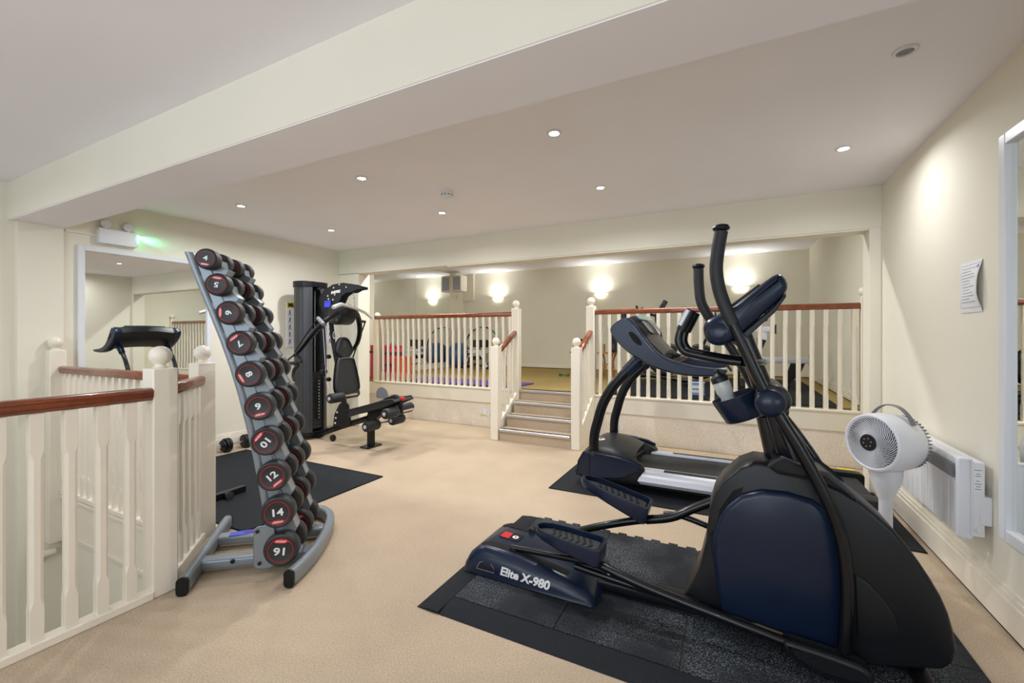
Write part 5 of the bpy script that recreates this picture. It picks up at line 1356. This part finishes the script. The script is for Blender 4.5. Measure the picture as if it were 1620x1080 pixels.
g = G(); g.prism(cr([(-.16, -.10), (-.02, -.05), (.14, -.02), (.17, 0), (.14, .02), (-.02, .05), (-.16, .10), (-.20, 0)], 3, True), Z(.76), Z(.83), XY, .02, m=M.Translation((bx - .22, by, 0))); finish(g, 'saddle', vinyl, t)
g = G(); g.prism(rrect(.06, .30, .02, 3, bx - .42, Z(.92)), by - .13, by + .13, XZ, .02); finish(g, 'backrest', vinyl, t)
g = G(); g.tube([(bx - .24, by, Z(.70)), (bx - .40, by, Z(.74)), (bx - .42, by, Z(.85))], .018, 8); finish(g, 'backrest_arm', black, t)
g = G(); g.tube([(bx + .14, by, Z(.45)), (bx + .05, by, Z(.95)), (bx + .06, by, Z(1.03))], .03, 8); finish(g, 'handle_post', black, t)
for s_ in (-1, 1):
    g = G(); g.tube(cr([(bx + .04, by, Z(.98)), (bx - .02, by + s_ * .18, Z(1.00)), (bx - .16, by + s_ * .22, Z(1.06)), (bx - .20, by + s_ * .20, Z(1.12))], 4), .016, 8); finish(g, 'handlebar', black, t)
g = G(); g.prism(rrect(.22, .16, .03), -.02, .02, XY, m=frame((bx + .14, by, Z(1.13)), (0, 1, 0), (.5, 0, .9)), e=.006); finish(g, 'monitor', black, t)
for s_ in (-1, 1):
    cx = bx + .02; g = G(); g.tube([(cx, by + s_ * .06, Z(.36)), (cx, by + s_ * .09, Z(.36)), (cx + s_ * .12, by + s_ * .10, Z(.36) - s_ * .10)], .012, 8); cr_ = finish(g, 'crank', silver, t)
    g = G(); g.box(cx + s_ * .12 - .05, cx + s_ * .12 + .05, by + s_ * .11, by + s_ * .19, Z(.35) - s_ * .10, Z(.375) - s_ * .10); finish(g, 'pedal', black, cr_)
# rower
y0 = 6.95
t = thing('rowing_machine', 'rowing machine with a long silver rail and black fan housing on the platform', 'exercise machine', (.3, y0, zf + .009))
e = W(1283, 567, Y=y0); zr = Z(.36)
g = G(); g.prism(rrect(.045, .085, .008, 3, y0, zr), -.25, e.x - .02, YZ); rl = finish(g, 'rail', silver, t)
g = G(); g.prism(rrect(.07, .13, .01, 3, y0, zr), e.x - .02, e.x + .01, YZ, .004); finish(g, 'rail_end', black, t)
l0 = W(1265, 578, Y=y0); l1 = W(1246, 612, Y=y0)
g = G(); g.prism([(l0.x - .10, zr - .04), (l0.x + .06, zr - .04), (l0.x + .01, zr - .17), (l0.x - .13, Z(.03)), (l0.x - .18, Z(.03)), (l0.x - .15, zr - .20)], y0 - .03, y0 + .03, XZ, .008); finish(g, 'rear_leg', black, t)
g = G(); g.roll((l0.x - .155, y0 - .2, Z(.024)), (l0.x - .155, y0 + .2, Z(.024)), .024); finish(g, 'rear_foot', black, t)
cx = -.42; g = G(); g.prism([(cx + .26 * math.cos(a * PI / 16), Z(.31) + .26 * math.sin(a * PI / 16)) for a in range(32)], y0 - .08, y0 + .08, XZ, .03); fh = finish(g, 'fan_housing', black, t)
for k in range(3):
    g = G(); g.torus(M.Translation((cx, y0 - .082, Z(.31))) @ M.Rotation(PI / 2, 4, 'X'), .08 + .06 * k, .006, 28, 6); finish(g, 'guard_ring', darkgrey, fh)
g = G(); g.prism(rrect(.06, .04, .01, 3, cx - .05, Z(.022)), y0 - .25, y0 + .25, XZ, .006); finish(g, 'front_foot', black, t)
g = G(); g.prism(rrect(.26, .14, .04, 3, .15, y0), zr + .05, zr + .09, XY, .015); finish(g, 'seat', vinyl, t)
g = G(); g.box(.06, .24, y0 - .05, y0 + .05, zr + .043, zr + .052); finish(g, 'seat_carriage', darkgrey, t)
g = G(); g.tube([(cx + .02, y0, Z(.5)), (cx + .14, y0, Z(.75)), (cx + .20, y0, Z(.93))], .02, 8); finish(g, 'monitor_arm', black, t)
g = G(); g.prism(rrect(.18, .13, .02), -.02, .02, XY, m=frame((cx + .21, y0, Z(.98)), (0, 1, 0), (-.3, 0, .95)), e=.006); finish(g, 'monitor', black, t)
for s_ in (-1, 1):
    g = G(); g.prism(rrect(.10, .28, .03), -.01, .01, XY, m=frame((cx + .34, y0 + s_ * .11, Z(.30)), (0, 1, 0), (-.6, 0, .8)), e=.003); finish(g, 'footplate', darkgrey, t)
# second machine: adjustable bench press frame with silver beam
y2 = 6.2
a = W(1172, 521, Y=y2); b = W(1226, 520, Y=y2)
t = thing('cable_bench', 'black and silver machine with a short horizontal beam behind the step machine console', 'exercise machine', (.0, y2, zf + .009))
g = G(); g.prism(rrect(.06, .075, .008, 3, y2, a.z), a.x - .12, b.x - .01, YZ); bm_ = finish(g, 'beam', silver, t)
g = G(); g.prism(rrect(.09, .12, .01, 3, y2, a.z), b.x - .012, b.x + .012, YZ, .003); finish(g, 'beam_end', black, t)
g = G(); g.tube([(a.x - .05, y2, Z(.03)), (a.x - .02, y2, a.z - .2), (a.x - .05, y2, a.z)], .035, 8); finish(g, 'column', black, t)
c_ = W(1208, 500, Y=y2 + .05); g = G(); g.prism(rrect(.14, .13, .02, 3, c_.x - .03, c_.z + .0), y2 - .03, y2 + .10, XZ, .01); finish(g, 'head_block', black, t)
g = G(); g.cyl((c_.x - .01, y2 - .034, c_.z), (c_.x - .01, y2 - .028, c_.z), .03); finish(g, 'head_disc', whitepl, t)
g = G(); g.prism(WXZ([(1200, 526), (1212, 524), (1214, 536), (1200, 556), (1197, 556)], y2), y2 - .03, y2 + .03, XZ, .005); finish(g, 'side_plate', silver, t)
g = G(); g.prism(WXZ([(1197, 534), (1212, 538), (1204, 556), (1198, 558)], y2), y2 - .035, y2 - .029, XZ, .002); finish(g, 'side_cover', black, t)
g = G(); g.prism(rrect(.60, .06, .02, 3, a.x - .02, Z(.031)), y2 - .03, y2 + .03, XZ, .005); finish(g, 'base_tube', black, t)
for x in (-.28, .26):
    g = G(); g.prism(rrect(.05, .04, .01, 3, a.x - .02 + x, Z(.021)), y2 - .22, y2 + .22, XZ, .005); finish(g, 'foot', black, t)
p = W(1103, 596, Y=5.45)
g = G(); g.prism(rrect(.16, .10, .01, 3, p.x, 5.5), zf + .010, zf + .16, XY, .006); bx_ = tag(finish(g, 'carton', mat('pale_blue_card', (150, 185, 225), .6)), 'pale blue and white carton behind the balusters under the treadmill handrail', 'box')
g = G(); g.box(p.x - .06, p.x + .06, 5.449, 5.4505, zf + .04, zf + .07); g.box(p.x - .06, p.x + .06, 5.449, 5.4505, zf + .09, zf + .12); bb_ = finish(g, 'white_band', whiteprint, bx_); bb_['kind'] = 'stuff'
